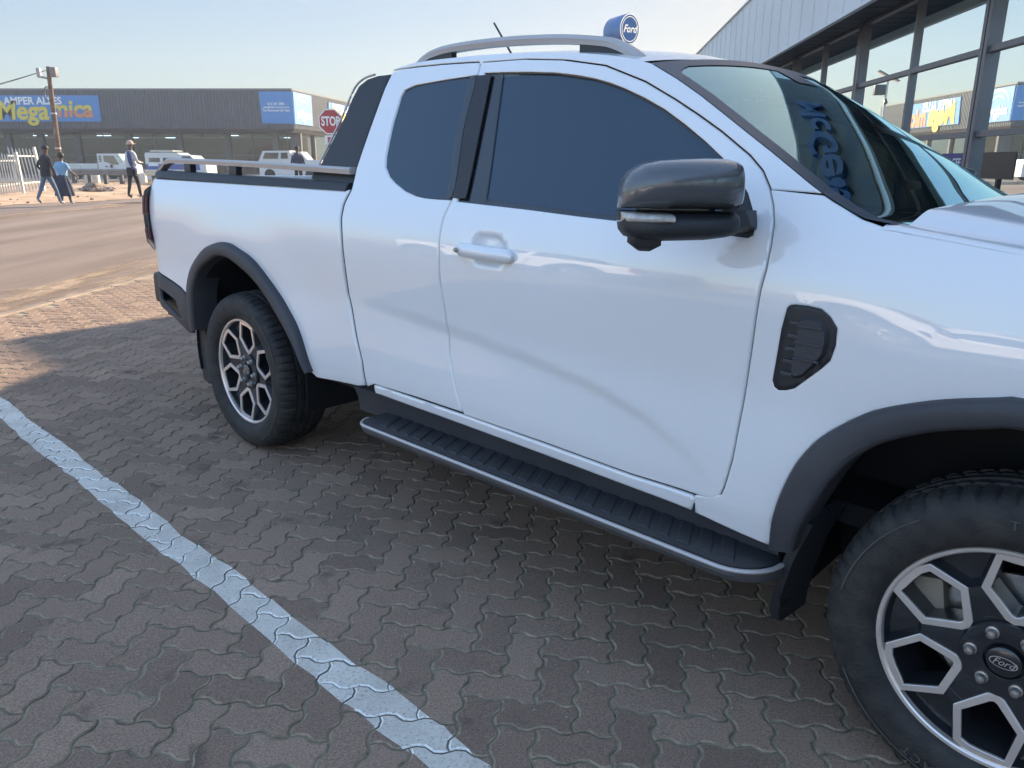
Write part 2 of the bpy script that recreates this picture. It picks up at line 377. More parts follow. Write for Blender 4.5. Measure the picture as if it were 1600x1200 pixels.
# A pillar + cant rail
ws_o = sds([(1015,99),(1055,123),(1092,149),(1130,179),(1165,207),(1203,237),(1237,265),(1262,286),(1283,302)])
pil = sds([(612,110),(622,105.5),(647,98),(675,93.8),(703,90.6),(745,86.5),(787,83.5),(850,82),(912,83),(950,86),(985,91)])+ws_o+sds([(1206,296.5)])+sh(DG[:11][::-1], g, g)+[(BGup[-1][0], BGup[-1][1]+g+.004)]+sh(sds([(747,98),(720,99.5),(690,101.5),(650,105.5),(625,109)]), 0, g*1.5)
pil_o, _ = panel('cab_pillar', pil, M_paint, T, step=.02)
# windows: black applique and glass
def fill(name, outer, m, off, holes=(), **k): return panel(name, outer, m, T, holes=holes, off=off, th=.004, rnd=.0, bev=.004, step=.04, **k)
fill('window_surround', inset(resample(rwin, .05), -.006).tolist(), M_black, -.012, holes=[inset(resample(rwin, .05), .012).tolist()])
gl = sds([(783,114.5),(866,116),(928,125),(975,140.5),(1037.5,174),(1102,225),(1127,249),(1140,262),(1133,357),(1050,349),(967.5,338.5),(900,330.6),(756,311)])
fill('window_surround', inset(resample(fwin, .05), -.006).tolist(), M_gloss, -.011, holes=[gl])
fill('side_window', inset(resample(gl, .05), -.01).tolist(), M_side, -.016)
fill('side_window', inset(resample(rwin, .05), .002).tolist(), M_side, -.010)
bgx = lambda z: float(np.interp(z, [p[1] for p in (BG+BGup)], [p[0] for p in (BG+BGup)])); zb0, zb1 = 1.294, 1.700
zsl = np.linspace(zb0, zb1, 12); fx0 = lambda z: float(np.interp(z, [1.284, 1.700], [1.512, 1.452])); rx1 = sds([(708,313.5),(716,255),(725,200),(738,150),(746,116.8)]); rxf = lambda z: float(np.interp(z, [p[1] for p in rx1], [p[0] for p in rx1]))
panel('pillar_trim', [(rxf(z)-.032, z) for z in zsl]+[(bgx(z)-.002, z) for z in zsl[::-1]], M_gloss, T, off=.0012, th=.006, step=.03, bev=.002, rnd=0)
panel('pillar_trim', [(bgx(z)+.002, z) for z in zsl]+[(fx0(z)+.03, z) for z in zsl[::-1]], M_black, T, off=.0012, th=.006, step=.03, bev=.002, rnd=0)
# gap backing (inner skin)
inner = [(-.98, .80), (-.98, 1.26), (.84, 1.27)]+[(x, z-.01) for x, z in CP[::-1]]+[(x, z-.012) for x, z in sds([(647,98),(703,91),(787,84),(912,84),(985,92)])]+[(x-.015, z-.012) for x, z in ws_o]+[(2.80, 1.26), (3.2, 1.235), (3.9, 1.16), (3.95, .65), (3.83, .55)]+[(3.27+.60*math.cos(a), .42+.58*math.sin(a)) for a in np.linspace(.15, PI-.15, 14)]+[(2.68, .49), (.66, .49)]+[(RX+.60*math.cos(a), .42+.61*math.sin(a)) for a in np.linspace(.15, PI-.35, 14)]
fw2 = inset(resample(fwin, .06), -.012).tolist(); rw2 = inset(resample(rwin, .06), -.010).tolist()
vb = inset(resample(vent_o, .04), -.008).tolist()
panel('inner_skin', inner, M_gap, T, holes=[fw2, rw2], off=-.020, th=.004, rnd=0, step=.06)
panel('door_seal', sh(GAPX, -.018)+[(x+.020, z) for x, z in GAPX[::-1]], M_black, T, off=-.012, th=.01, step=.03)
# sill strip (painted) and black cladding
sl_t = sds([(584,602),(723,649.5),(851,695.5),(984,744.5),(1079,775)]); sl_b = sds([(1079,797),(984,761),(851,711),(723,663.5),(586,614)])
panel('sill_strip', sl_t+[(sl_t[-1][0]+.012, sl_t[-1][1]-.01)]+[(sl_b[0][0], sl_b[0][1])]+sl_b, M_paint, T, off=.004, bev=.008, rnd=.006)
mb = MB()
xs = [.90, 1.0, 1.8, 2.55, 2.74]
for s in (-1, 1):
    mb.loft([[(x, s*.905, .51), (x, s*.885, .46), (x, s*.875, .40), (x, s*.70, .36), (x, s*.70, .51)] for x in xs])
mb.build('sill_cladding', M_black2, T)
# bottom of the cab and floor
mb = MB(); mb.box((-.98, -.70, .50), (3.9, .70, .56)); mb.box((.90, -.80, .42), (2.72, .80, .54)); mb.box((.9, -.86, .54), (.94, .86, 1.27)); mb.box((2.72, -.86, .5), (2.76, .86, 1.2))
mb.box((-1.2, -.45, .34), (4, -.38, .46)); mb.box((-1.2, .38, .34), (4, .45, .46)); mb.tube([(0, -.72, .39), (0, .72, .39)], .05, n=12); mb.tube([(3.27, -.75, .39), (3.27, .75, .39)], .04, n=12)
mb.bbox((-.14, -.16, .28), (.16, .16, .52), .06); mb.build('chassis', M_gap, T)
# bed: floor, inner walls, front wall, tailgate
mb = MB(); mb.box((-.98, -.46, .80), (.86, .46, .84)); mb.box((.84, -.80, .98), (.87, .80, 1.28))
for s in (-1, 1):
    a, b = sorted((s*.775, s*.80)); mb.box((-1.0, a, .98), (.87, b, 1.30)); a, b = sorted((s*.461, s*.80)); mb.box((-1.0, a, .979), (.84, b, 1.0)); a, b = sorted((s*.461, s*.475)); mb.box((-1.0, a, .80), (.86, b, .978))
mb.build('bed_liner', M_black, T)
mb = MB()
for s in (-1, 1):
    mb.grid(24, 6, lambda u, v: (lambda x: (x, s*(-(Yf(x, bz(x))-.001)+v*.075)*-1 if False else s*(Yf(x, bz(x))-.001-v*.085), bz(x)+.012*math.sin(v*PI/2)))(-.98+u*1.845))
mb.build('bed_side_top', M_paint, T)
mb = MB(); mb.bbox((-1.06, -.735, .82), (-1.01, .735, 1.30), .012); mb.build('tailgate', M_paint, T)
# rear panel of the cab with window
mb = MB()
def cabback(u, v):
    z = 1.24+v*.50; y = (Yf(.95, z)-.01)*(2*u-1); x = .885+.06*max(0, (z-1.5)/.25)**2+.0; return (x, y, z)
mb.grid(20, 12, cabback); mb.build('cab_back', M_paint, T)
# rail cap on the bed side
capt = lambda x: float(np.interp(x, [-.98, .60, .87], [1.330, 1.324, 1.322]))
for s in (-1, 1):
    mb = MB(); rings = []
    for x in np.linspace(-.985, .862, 20):
        y = Yf(x, 1.285)-.006; zt = capt(x)-(.02 if x < -.95 else 0); rings.append([(x, s*(y+.006), 1.292), (x, s*(y-.002), zt-.012), (x, s*(y-.014), zt), (x, s*(y-.075), zt+.002), (x, s*(y-.085), zt-.010), (x, s*(y-.085), 1.285)])
    cap = mb.loft(rings).build('bed_cap', M_black, T, smooth=30)
    # aluminium bed rail
    mb = MB(); yb = .838
    path = [(-.91, 1.328), (-.845, 1.360), (-.79, 1.388), (-.74, 1.396), (-.6, 1.3965), (0, 1.394), (.4, 1.389), (.862, 1.381)]
    rings = []
    for i, (x, z) in enumerate(spline(path, 5)):
        h = .017 if x > -.80 else .012
        rings.append([(x, s*(yb+.020), z-h*1.55), (x, s*(yb+.024), z-h*.5), (x, s*(yb+.016), z), (x, s*(yb-.016), z), (x, s*(yb-.022), z-h*.5), (x, s*(yb-.020), z-h*1.55)])
    r = mb.loft(rings).build('bed_rail', M_silver, T, smooth=40)
    for x in (-.55, -.08): mb = MB(); mb.bbox((x-.035, s*yb-.016, 1.315), (x+.035, s*yb+.016, 1.372), .005); mb.build('rail_foot', M_black, r)
# sports bar fin
fin = sds([(484,279),(491,265),(499.5,257),(515,226),(537.6,181.7),(550,152),(560,133.5),(572,124),(588,118.5),(609,116),(603,133),(592,162),(574,212),(558,262),(549,296)], -.02)
def fin_y(x, z): return Yf(max(x, .2), z)-.02
f1, f2 = panel('sports_bar', fin, M_black, T, yfun=fin_y, th=.07, bev=.008, rnd=.008, off=0.0)
edge = sds([(497.5,258),(512,228),(534.6,181.7),(547,151),(556,134),(569,122.5),(585,117)], -.02)
for s in (-1, 1):
    mb = MB(); mb.tube([(x-.004, s*(fin_y(x, z)-.006), z+.002) for x, z in spline(edge, 4)], .0045, n=8); mb.build('fin_edge', M_silver, f1 if s < 0 else f2)
mb = MB()
pr = [(.93, .66, 1.655), (.925, .60, 1.70), (.92, .45, 1.722), (.915, .2, 1.735), (.915, 0, 1.74)]
pr = pr+[(x, -y, z) for x, y, z in pr[::-1][1:]]
rings = [[(x-.11, y, z-.02), (x-.08, y, z+.004), (x+.04, y, z+.004), (x+.04, y, z-.04), (x-.08, y, z-.045)] for x, y, z in pr]
mb.loft(rings).build('sports_bar_top', M_black, T)
# tail lamp
for s in (-1, 1):
    mb = MB()
    def lampf(u, v, o=.010):
        o += .026
        z = 1.252-v*.352; k = math.sin(min(1, v/.10)*PI/2); k2 = 1-max(0, (v-.86)/.14)*.75
        xf = -.905-.008*v-.03*(1-k)-.03*(1-k2); x = xf-u*(1.045+xf)*1.0
        w = float(np.interp(z, _zz, _w)); d = min(max(-.86-x, 0), .169); y = w-(.17-math.sqrt(.17*.17-d*d))
        return (x-.012*u, s*(y+o*k*k2), z)
    L = part_empty('tail_lamp', T)
    def seg(v0, v1, nm, m, o): q = MB(); q.grid(14, 16, lambda u, v: lampf(u, v0+(v1-v0)*v, o)); return q.build(nm, m, L, smooth=60)
    seg(0, .16, 'lamp_housing', M_lampd, .008); seg(.16, .45, 'red_lens', M_red, .012); seg(.45, .66, 'smoked_lens', M_lampd, .008); seg(.66, 1, 'red_lens', M_red, .012)
# rear bumper
bump_s = [(-1.03, .79), (-.93, .78), (-.60, .725), (-.545, .705), (-.530, .62), (-.525, .50), (-.56, .495), (-.70, .545), (-.93, .60), (-1.03, .63)]
panel('bumper_side', bump_s, M_black2, T, holes=[[(-.90, .70), (-.68, .655), (-.615, .56), (-.68, .565), (-.88, .635)]], off=.004)
mb = MB(); mb.box((-.95, -.86, .53), (-.57, -.80, .74)); mb.box((-.95, .80, .53), (-.57, .86, .74)); mb.bbox((-1.20, -.72, .55), (-1.02, .72, .74), .03); mb.bbox((-1.12, -.86, .58), (-.98, .86, .76), .03)
mb.build('rear_bumper', M_black, T)
# arch trims
def arch(name, outer, inner, rx, xoff=0):
    for s in (-1, 1):
        o = resample(spline([tuple(p) for p in outer], 5), .02, False); n = 70
        def at(L, t):
            L = np.array(L); d = np.r_[0, np.cumsum(np.hypot(*np.diff(L, axis=0).T))]; d /= d[-1]
            return np.interp(t, d, L[:, 0]), np.interp(t, d, L[:, 1])
        inn = resample(spline([tuple(p) for p in inner], 5), .02, False); rings = []
        for k in range(n+1):
            t = k/n; a = at(o, t); b = at(inn, t); prof = [(0, -.006), (0, .012), (.05, .022), (.15, .030), (.45, .036), (.80, .038), (.95, .034), (1, .024), (1, -.10)]
            rings.append([(a[0]+(b[0]-a[0])*q, s*(Yf(a[0]+(b[0]-a[0])*q, max(.45, a[1]+(b[1]-a[1])*q))+h), a[1]+(b[1]-a[1])*q) for q, h in prof])
        mb = MB(); mb.loft(rings, closed=False, caps=False); mb.build(name, M_black2, T, smooth=50)
ra_o = sds([(303,516),(299.5,490),(297.6,450.4),(303.7,417.8),(322,389),(342.5,379),(358,379.5),(372,387),(397,405.5),(424,440),(448.6,477),(469,518),(489.4,580)], .012)
ra_i = sds([(307,516),(304,490),(303.7,458.6),(308,438),(316,420),(338,401.4),(352,401),(366,408),(394,433),(422,470),(446,511),(464,545),(481,583)], .03)
arch('wheel_arch_trim', ra_o, ra_i, 0)
fh = sds([(1204,852),(1208,815),(1217.5,781),(1231,750),(1249,719),(1275,690),(1305,669),(1367.5,640.6),(1461,625),(1555,621),(1600,622.5)], .012)
fi = sds([(1240,862),(1246,838),(1258,812),(1274,787.5),(1296,755),(1324,725),(1355,704),(1390,689),(1461,675),(1540,671),(1600,673)], .03)
fh2 = fh+[(6.57-x, z) for x, z in fh[::-1][1:]]; fi2 = fi+[(6.57-x, z) for x, z in fi[::-1][1:]]
arch('wheel_arch_trim', fh2, fi2, 3.27)
# wheel house liners
for cx in (RX-.02, 3.29):
    for s in (-1, 1):
        mb = MB(); n = 30
        def lin(u, v):
            a = -.25+u*(PI+.5); return (cx+.535*math.cos(a), s*(.90-v*.42), .43+.525*math.sin(a))
        mb.grid(n, 4, lin); mb.add([(cx+.56*math.cos(a), s*.48, .43+.54*math.sin(a)) for a in np.linspace(-.25, PI+.25, 30)], [tuple(range(30))])
        mb.build('wheel_house_liner', M_gap, T, smooth=60)
# mud flaps
for s in (-1, 1):
    mb = MB(); pts = [(-.545, .72), (-.50, .72), (-.45, .60), (-.445, .40), (-.43, .245), (-.46, .225), (-.52, .24), (-.545, .40)]
    mb.prism(pts, .66, .885, lambda a, b, h: (a, s*h, b)); mb.build('mud_flap', M_black, T, smooth=30)
    mb = MB(); rings = []
    for z, x, y0 in ((.56, 2.80, .90), (.45, 2.765, .905), (.35, 2.745, .90), (.27, 2.735, .88), (.235, 2.735, .86)):
        rings.append([(x, s*y0, z), (x+.025, s*y0, z), (x+.05, s*.76, z+.02), (x+.02, s*.76, z+.02)])
    mb.loft(rings).build('mud_flap', M_black, T, smooth=30)
# fender vent
vent = panel('fender_vent', vent_o, M_black, T, off=-.010, th=.012, bev=.012, rnd=-.010, mirror=False, step=.02, yfun=lambda x, z: Yf(x, z))
vx = np.array(vent_o); vc = vx.mean(0)
mb = MB()
vb2 = resample(vent_o, .02); cc = vc+np.array([.014, .004])
r0 = [(cc[0]+(p[0]-vc[0])*.60, cc[1]+(p[1]-vc[1])*.74) for p in vb2]; r1 = [(cc[0]+(p[0]-vc[0])*.50, cc[1]+(p[1]-vc[1])*.64) for p in vb2]
mb.loft([[(x, -(Yf(x, z)-.012), z) for x, z in r0], [(x, -(Yf(x, z)+.002), z) for x, z in r1]])
for k_ in range(3):
    zz_ = cc[1]-.030+k_*.040; mb.bbox((cc[0]-.030, -Yf(cc[0], zz_)-.006, zz_-.003), (cc[0]+.034, -Yf(cc[0], zz_)+.004, zz_+.003), .0015)
for j in range(5):
    z0 = vx[:, 1].min()+.045+j*.032; x0 = float(np.interp(z0, [vx[:, 1].min(), vx[:, 1].max()], [vx[:, 0].min()+.008, vx[:, 0].min()+.030]))
    mb.bbox((x0+.004, -Yf(x0, z0)-.0005, z0-.005), (x0+.034, -Yf(x0, z0)+.012, z0+.005), .002)
mb.build('vent_louvre', M_black2, vent, smooth=30)
mirror_obj(vent)
# door handle
def handle(s):
    L = sds([(716,388),(804,400)]); x0, z0 = L[0]; x1, z1 = L[1]; rings = []
    zc0 = z0; zc1 = z1-.004
    for t in np.linspace(0, 1, 15):
        x = x0+(x1-x0)*t; zc = zc0+(zc1-zc0)*t; e = min(t, 1-t); h = .023*min(1, .45+e*9); d = .020+.016*math.sin(PI*t)**.5
        y = .925; rings.append([(x, s*(y+d*math.cos(a)*.55+d*.35), zc+h*math.sin(a)) for a in np.linspace(0, 2*PI, 14, endpoint=False)])
    mb = MB(); mb.loft(rings)
    h = mb.build('door_handle', M_paint, d1 if s < 0 else d1m, smooth=60)
    return h
handle(-1); handle(1)
lk = sd(721, 389)
mb = MB(); mb.lathe([(.0, -.962), (.006, -.962), (.008, -.958), (.008, -.94)], 16, M=Matrix.Translation((lk[0]+.004, 0, lk[1]-.001))); mb.build('door_lock', M_steel, d1, smooth=60)
# running board
for s in (-1, 1):
    B0, B1 = 1.075, 2.765; yo, yi = 1.035, .86
    def bo(off):
        r1, r2 = .07-off, .13-off; x0, x1, ym = B0+off, B1-off, yo-off
        p = [(x0+r1*(1-math.cos(t)), ym-r1*(1-math.sin(t))) for t in np.linspace(0, PI/2, 9)]
        p += [(x, ym) for x in np.linspace(x0+r1, x1-r2, 12)[1:-1]]
        p += [(x1-r2*(1-math.sin(t)), ym-r2*(1-math.cos(t))) for t in np.linspace(0, PI/2, 11)]
        return p
    zt = .430
    def top(x): return zt-.004
    o0 = [pt for pt in bo(0)]; o1 = bo(.012); n = len(o0)
    R = part_empty('running_board', T)
    rings = []
    P0 = [(B0, yi)]+o0+[(B1, yi)]; P1 = [(B0+.012, yi)]+o1+[(B1-.012, yi)]
    mb = MB(); mb.loft([[(x, s*y, zt-.004) for x, y in P0], [(x, s*y, zt-.020) for x, y in P0], [(x, s*(y-.012), zt-.038) for x, y in P0], [(x, s*(y-.03), zt-.040) for x, y in P0]], m=0)
    mb.build('board_frame', M_silver if False else mat('board_grey', (.13, .13, .135), .35, metal=.5, var=.08), R, smooth=30)
    oa, ob, oc, od = bo(-.003), bo(-.004), bo(0), bo(.008)
    mb = MB(); rr = [[(a[0], s*a[1], zt-.008), (b[0], s*b[1], zt-.004), (c[0], s*c[1], zt+.001), (d[0], s*d[1], zt)] for a, b, c, d in zip(oa, ob, oc, od)]
    mb.loft(rr, closed=True).build('bright_edge', M_silver, R, smooth=50)
    mb = MB(); mb.loft([[(x, s*y, zt-.006) for x, y in P1], [(x, s*y, zt+.002) for x, y in P1], [(x, s*(y-.004), zt+.004) for x, y in [(B0+.017, yi)]+bo(.017)+[(B1-.017, yi)]]])
    for k in range(26):
        x = B0+.06+k*.0655
        if x > B1-.16: break
        mb.add([(x, s*.875, zt+.0045), (x+.045, s*.875, zt+.0045), (x+.10, s*1.0, zt+.0045), (x+.055, s*1.0, zt+.0045), (x+.008, s*.88, zt+.008), (x+.040, s*.88, zt+.008), (x+.092, s*.994, zt+.008), (x+.060, s*.994, zt+.008)], [(4,5,6,7),(0,1,5,4),(1,2,6,5),(2,3,7,6),(3,0,4,7)])
    mb.build('tread_pad', M_black, R, smooth=25)
    for x in (1.25, 1.9, 2.5): mb = MB(); mb.tube([(x, s*.60, .46), (x, s*.80, .40), (x, s*.98, .40)], .022, n=8); mb.build('bracket', M_gap, R)
# ---- roof, windshield, hood
RE = [(x, z) for x, z in sds([(612,110),(647,98),(703,90.6),(787,83.5),(850,82),(912,83),(950,86),(985,91),(1015,99)])]
rex = [p[0] for p in RE]; rez = [p[1] for p in RE]
def roof(u, v):
    s = 2*v-1; e = 1-abs(s)**2.2
    x0 = .93; x1 = 2.085; xe = x0+(x1-x0)*u; ye = Yf(xe, float(np.interp(xe, rex, rez)))-.004
    x = xe+e*(.055*u-.02*(1-u)); z = float(np.interp(xe, rex, rez))
    y = ye*s*(1-.0); z += .052*(1-abs(s)**2.6)*(1 if u < .99 else 1)-.002
    z -= .012*max(0, (u-.85)/.15)**2*e
    return (x, y, z)
mb = MB(); mb.grid(30, 40, roof); roof_o = mb.build('roof', M_paint, T, smooth=180)
# windshield
we = sds([(1015,99),(1055,123),(1092,149),(1130,179),(1165,207),(1203,237),(1237,265),(1281,301),(1319,326),(1350,343),(1397,354)])
wx = [Vector((x, 0, z)) for x, z in we]
dl = np.r_[0, np.cumsum([(wx[i+1]-wx[i]).length for i in range(len(wx)-1)])]; dl /= dl[-1]
def wsf(u, v, off=0):           # u: 0 top .. 1 bottom, v across 0..1
    x = np.interp(u, dl, [p[0] for p in we]); z = np.interp(u, dl, [p[1] for p in we]); s = 2*v-1
    ye = Yf(x, z)-.010+.008*u-.022*max(0, (u-.90)/.10)**2
    if u < .02: pass
    e = 1-abs(s)**2.3
    return Vector((x+e*(.055+.050*u), ye*s, z+e*(.050-.060*u)+off))
mb = MB(); mb.grid(30, 44, lambda u, v: wsf(u, v)); mb.build('windshield', M_wind, T, smooth=180)
mb = MB()
NU, NV = 130, 220
def frit(i, j):
    u = (i+.5)/NU; v = (j+.5)/NV; s = abs(2*v-1); x = np.interp(u, dl, [p[0] for p in we])
    b = .055; r2 = (max(0, s-.80)/.14)**2
    return u < .045+.05*r2 or s > 1-b-.008 or (s < .12 and u < .14)
vv = [wsf(i/NU, j/NV, .0025) for i in range(NU+1) for j in range(NV+1)]
ff = [(i*(NV+1)+j, (i+1)*(NV+1)+j, (i+1)*(NV+1)+j+1, i*(NV+1)+j+1) for i in range(NU) for j in range(NV) if frit(i, j)]
used = sorted({k for f in ff for k in f}); mp = {k: i for i, k in enumerate(used)}
mb.add([vv[k] for k in used], [tuple(mp[k] for k in f) for f in ff]); mb.build('windshield_border', mat('ceramic_border', (.035, .055, .075), .35, var=.03), T, smooth=180)
# interior seen through the windshield
mb = MB()
mb.loft([[(2.50, -.80, 1.0), (2.46, -.80, 1.13), (2.55, -.80, 1.19), (2.98, -.78, 1.22), (2.98, -.78, 1.0)], [(2.50, 0, 1.0), (2.40, 0, 1.15), (2.48, 0, 1.215), (3.02, 0, 1.25), (3.02, 0, 1.0)], [(2.50, .80, 1.0), (2.46, .80, 1.13), (2.55, .80, 1.19), (2.98, .78, 1.22), (2.98, .78, 1.0)]])
mb.build('dashboard', M_int, T, smooth=40)
sw = Matrix.Translation((2.33, -.37, 1.13)) @ Matrix.Rotation(math.radians(-62), 4, 'Y')
mb = MB(); rings = []
for k in range(33):
    a = 2*PI*k/32; rings.append([sw @ Vector(((.185+.014*math.cos(b))*math.cos(a), (.185+.014*math.cos(b))*math.sin(a), .014*math.sin(b))) for b in np.linspace(0, 2*PI, 8, endpoint=False)])
mb.loft(rings, caps=False); mb.bbox((-.06, -.07, -.03), (.06, .07, .02), .02, M=sw); mb.bbox((-.18, -.015, -.012), (.18, .015, .008), .005, M=sw); mb.bbox((-.015, -.18, -.012), (.015, .18, .008), .005, M=sw)
mb.build('steering_wheel', M_int, T)
for y in (-.37, .37):
    mb = MB(); mb.loft([[(2.0-.00, y-.25, .78), (2.0, y+.25, .78), (1.5, y+.25, .74), (1.5, y-.25, .74)], [(2.02, y-.24, .90), (2.02, y+.24, .90), (1.5, y+.24, .84), (1.5, y-.24, .84)]])
    mb.loft([[(1.62, y-.23, .84), (1.62, y+.23, .84), (1.48, y+.23, .84), (1.48, y-.23, .84)], [(1.55, y-.24, 1.1), (1.55, y+.24, 1.1), (1.42, y+.24, 1.1), (1.42, y-.24, 1.1)], [(1.44, y-.18, 1.36), (1.44, y+.18, 1.36), (1.35, y+.18, 1.36), (1.35, y-.18, 1.36)]])
    mb.bbox((1.30, y-.13, 1.39), (1.41, y+.13, 1.57), .03)
    mb.tube([(1.37, y-.05, 1.3), (1.36, y-.05, 1.42)], .008); mb.tube([(1.37, y+.05, 1.3), (1.36, y+.05, 1.42)], .008)
    mb.build('seat', M_seat, T, smooth=50)
mb = MB(); mb.grid(10, 10, lambda u, v: (1.0+u*1.1, -.62+v*1.24, 1.70+.03*(1-abs(2*v-1)**2))); mb.build('headliner', mat('headliner_grey', (.22, .22, .21), .8), T)
mb = MB(); mb.bbox((2.07, -.12, 1.57), (2.10, .12, 1.64), .012); mb.tube([(2.12, 0, 1.68), (2.09, 0, 1.62)], .01); mb.build('interior_mirror', M_int, T)
# hood
def hz(x): return float(np.interp(x, [2.90, 3.15, 3.6, 3.9, 4.05, 4.12], [1.304, 1.276, 1.241, 1.195, 1.13, 1.08]))
def hood(u, v):
    s = 2*v-1; a = abs(s)
    xr = 2.905+.10*(1-a**2)*.9; x = xr+(4.05+.10*(1-a*a)-xr)*u; ye = Yf(min(x, 4.0), 1.26)-.055
    bump = .030*sstep((1-a)/.13)+.050*(1-a**2)
    z = hz(x)-.006+bump*(1-.35*u-.5*max(0, (u-.7)/.3)**2)-.004*(0 if u > 0 else 1)
    return (x, ye*s, z)
mb = MB(); mb.grid(40, 110, hood)
mb.grid(1, 110, lambda u, v: (lambda p: (p[0]+.004*u, p[1], p[2]-.03*u))(hood(0, v))); mb.grid(2, 110, lambda u, v: (lambda p: (p[0]-.02*u*u, p[1], p[2]-.09*u))(hood(1, v)))
hood_o = mb.build('hood', M_paint, T, smooth=180)
# fender crown between side and hood
for s in (-1, 1):
    mb = MB()
    def crown(u, v):
        x = 2.875+u*1.145; z0 = fz(x)-.001; y0 = Yf(x, z0)-.001
        a = v*PI/2; h = hz(x)-.002-z0
        return (x, s*(y0-.052*(1-math.cos(a))-.0*v), z0+max(h, .006)*math.sin(a))
    mb.grid(40, 8, crown); mb.build('fender_top', M_paint, T, smooth=180)
# cowl and wipers
mb = MB(); mb.grid(4, 30, lambda u, v: (lambda s: (2.86+.105*(1-abs(s)**2.2)+u*.10, s*.80, 1.288-u*.03+.006*(1-s*s)))(2*v-1)); mb.build('cowl', M_black, T, smooth=60)
for y0, y1, x0, x1 in ((-.62, .02, 2.90, 2.88), (.05, .66, 2.92, 2.80)):
    mb = MB()
    p = [wsf(.985, (y/.80+1)/2, .012) for y in np.linspace(y0, y1, 9)]
    mb.tube(p, .007, n=6); mb.tube([(x0+.03, y0-.02, 1.27), tuple(p[0]+Vector((.03, 0, .005))), tuple(p[4])], .009, n=6); mb.build('wiper', M_black, T)
# nose (beyond the picture edge): grille, lamps, bumper
mb = MB(); mb.bbox((3.92, -.62, .72), (4.10, .62, 1.10), .03)
for k in range(3): mb.bbox((4.09, -.60, .78+k*.10), (4.12, .60, .81+k*.10), .006)
mb.build('grille', M_black, T)
for s in (-1, 1):
    mb = MB(); mb.loft([[(3.80, s*.70, z), (3.90, s*(.80+d), z), (4.00, s*(.80+d), z), (4.075+d, s*.74, z), (4.10+d, s*.625, z), (3.95, s*.625, z)] for z, d in ((.84, -.01), (.88, 0), (1.02, 0), (1.09, -.03))]); hl = mb.build('headlight', M_lampd, T, smooth=40)
    mb = MB(); mb.bbox((4.02, min(s*.64, s*.76), .96), (4.092, max(s*.64, s*.76), 1.02), .02); mb.build('lamp_lens', M_clear, hl)
mb = MB(); mb.loft([[(3.88, -.90, z), (4.06, -.80, z), (4.14, -.55, z), (4.16, 0, z), (4.14, .55, z), (4.06, .80, z), (3.88, .90, z), (3.8, .8, z), (3.8, -.8, z)] for z in (.40, .44, .60, .74)]).build('front_bumper', M_black2, T)
# roof rails
for s in (-1, 1):
    mb = MB(); yr = .615
    top = [(.985, 1.770), (1.03, 1.795), (1.093, 1.816), (1.213, 1.829), (1.447, 1.831), (1.69, 1.820), (1.856, 1.802), (1.932, 1.787), (2.008, 1.752), (2.075, 1.704)]
    tp = spline(top, 6); rings = []
    for x, z in tp:
        th = .030
        rings.append([(x-.004, s*(yr+.018), z-th), (x, s*(yr+.024), z-th*.5), (x, s*(yr+.014), z-.002), (x, s*(yr-.014), z-.001), (x, s*(yr-.022), z-th*.5), (x-.004, s*(yr-.018), z-th)])
    r = mb.loft(rings).build('roof_rail', M_silver, T, smooth=45)
    for xa, xb in ((1.00, 1.20), (1.80, 2.06)):
        mb = MB(); n = 8; mb.loft([[(x, s*(yr-.012), zz) for zz in (float(np.interp(x, rex, rez))-.005, float(np.interp(x, [t[0] for t in top], [t[1] for t in top]))-.024)]+[(x, s*(yr+.014), zz) for zz in (float(np.interp(x, [t[0] for t in top], [t[1] for t in top]))-.024, float(np.interp(x, rex, rez))-.005)] for x in np.linspace(xa, xb, n)])
        mb.build('rail_foot', M_black, r, smooth=30)
mb = MB(); mb.tube([(.99, 0, 1.775), (.955, 0, 1.825), (.80, 0, 2.015)], [.012, .005, .0045], n=8); mb.build('antenna', M_black, T)
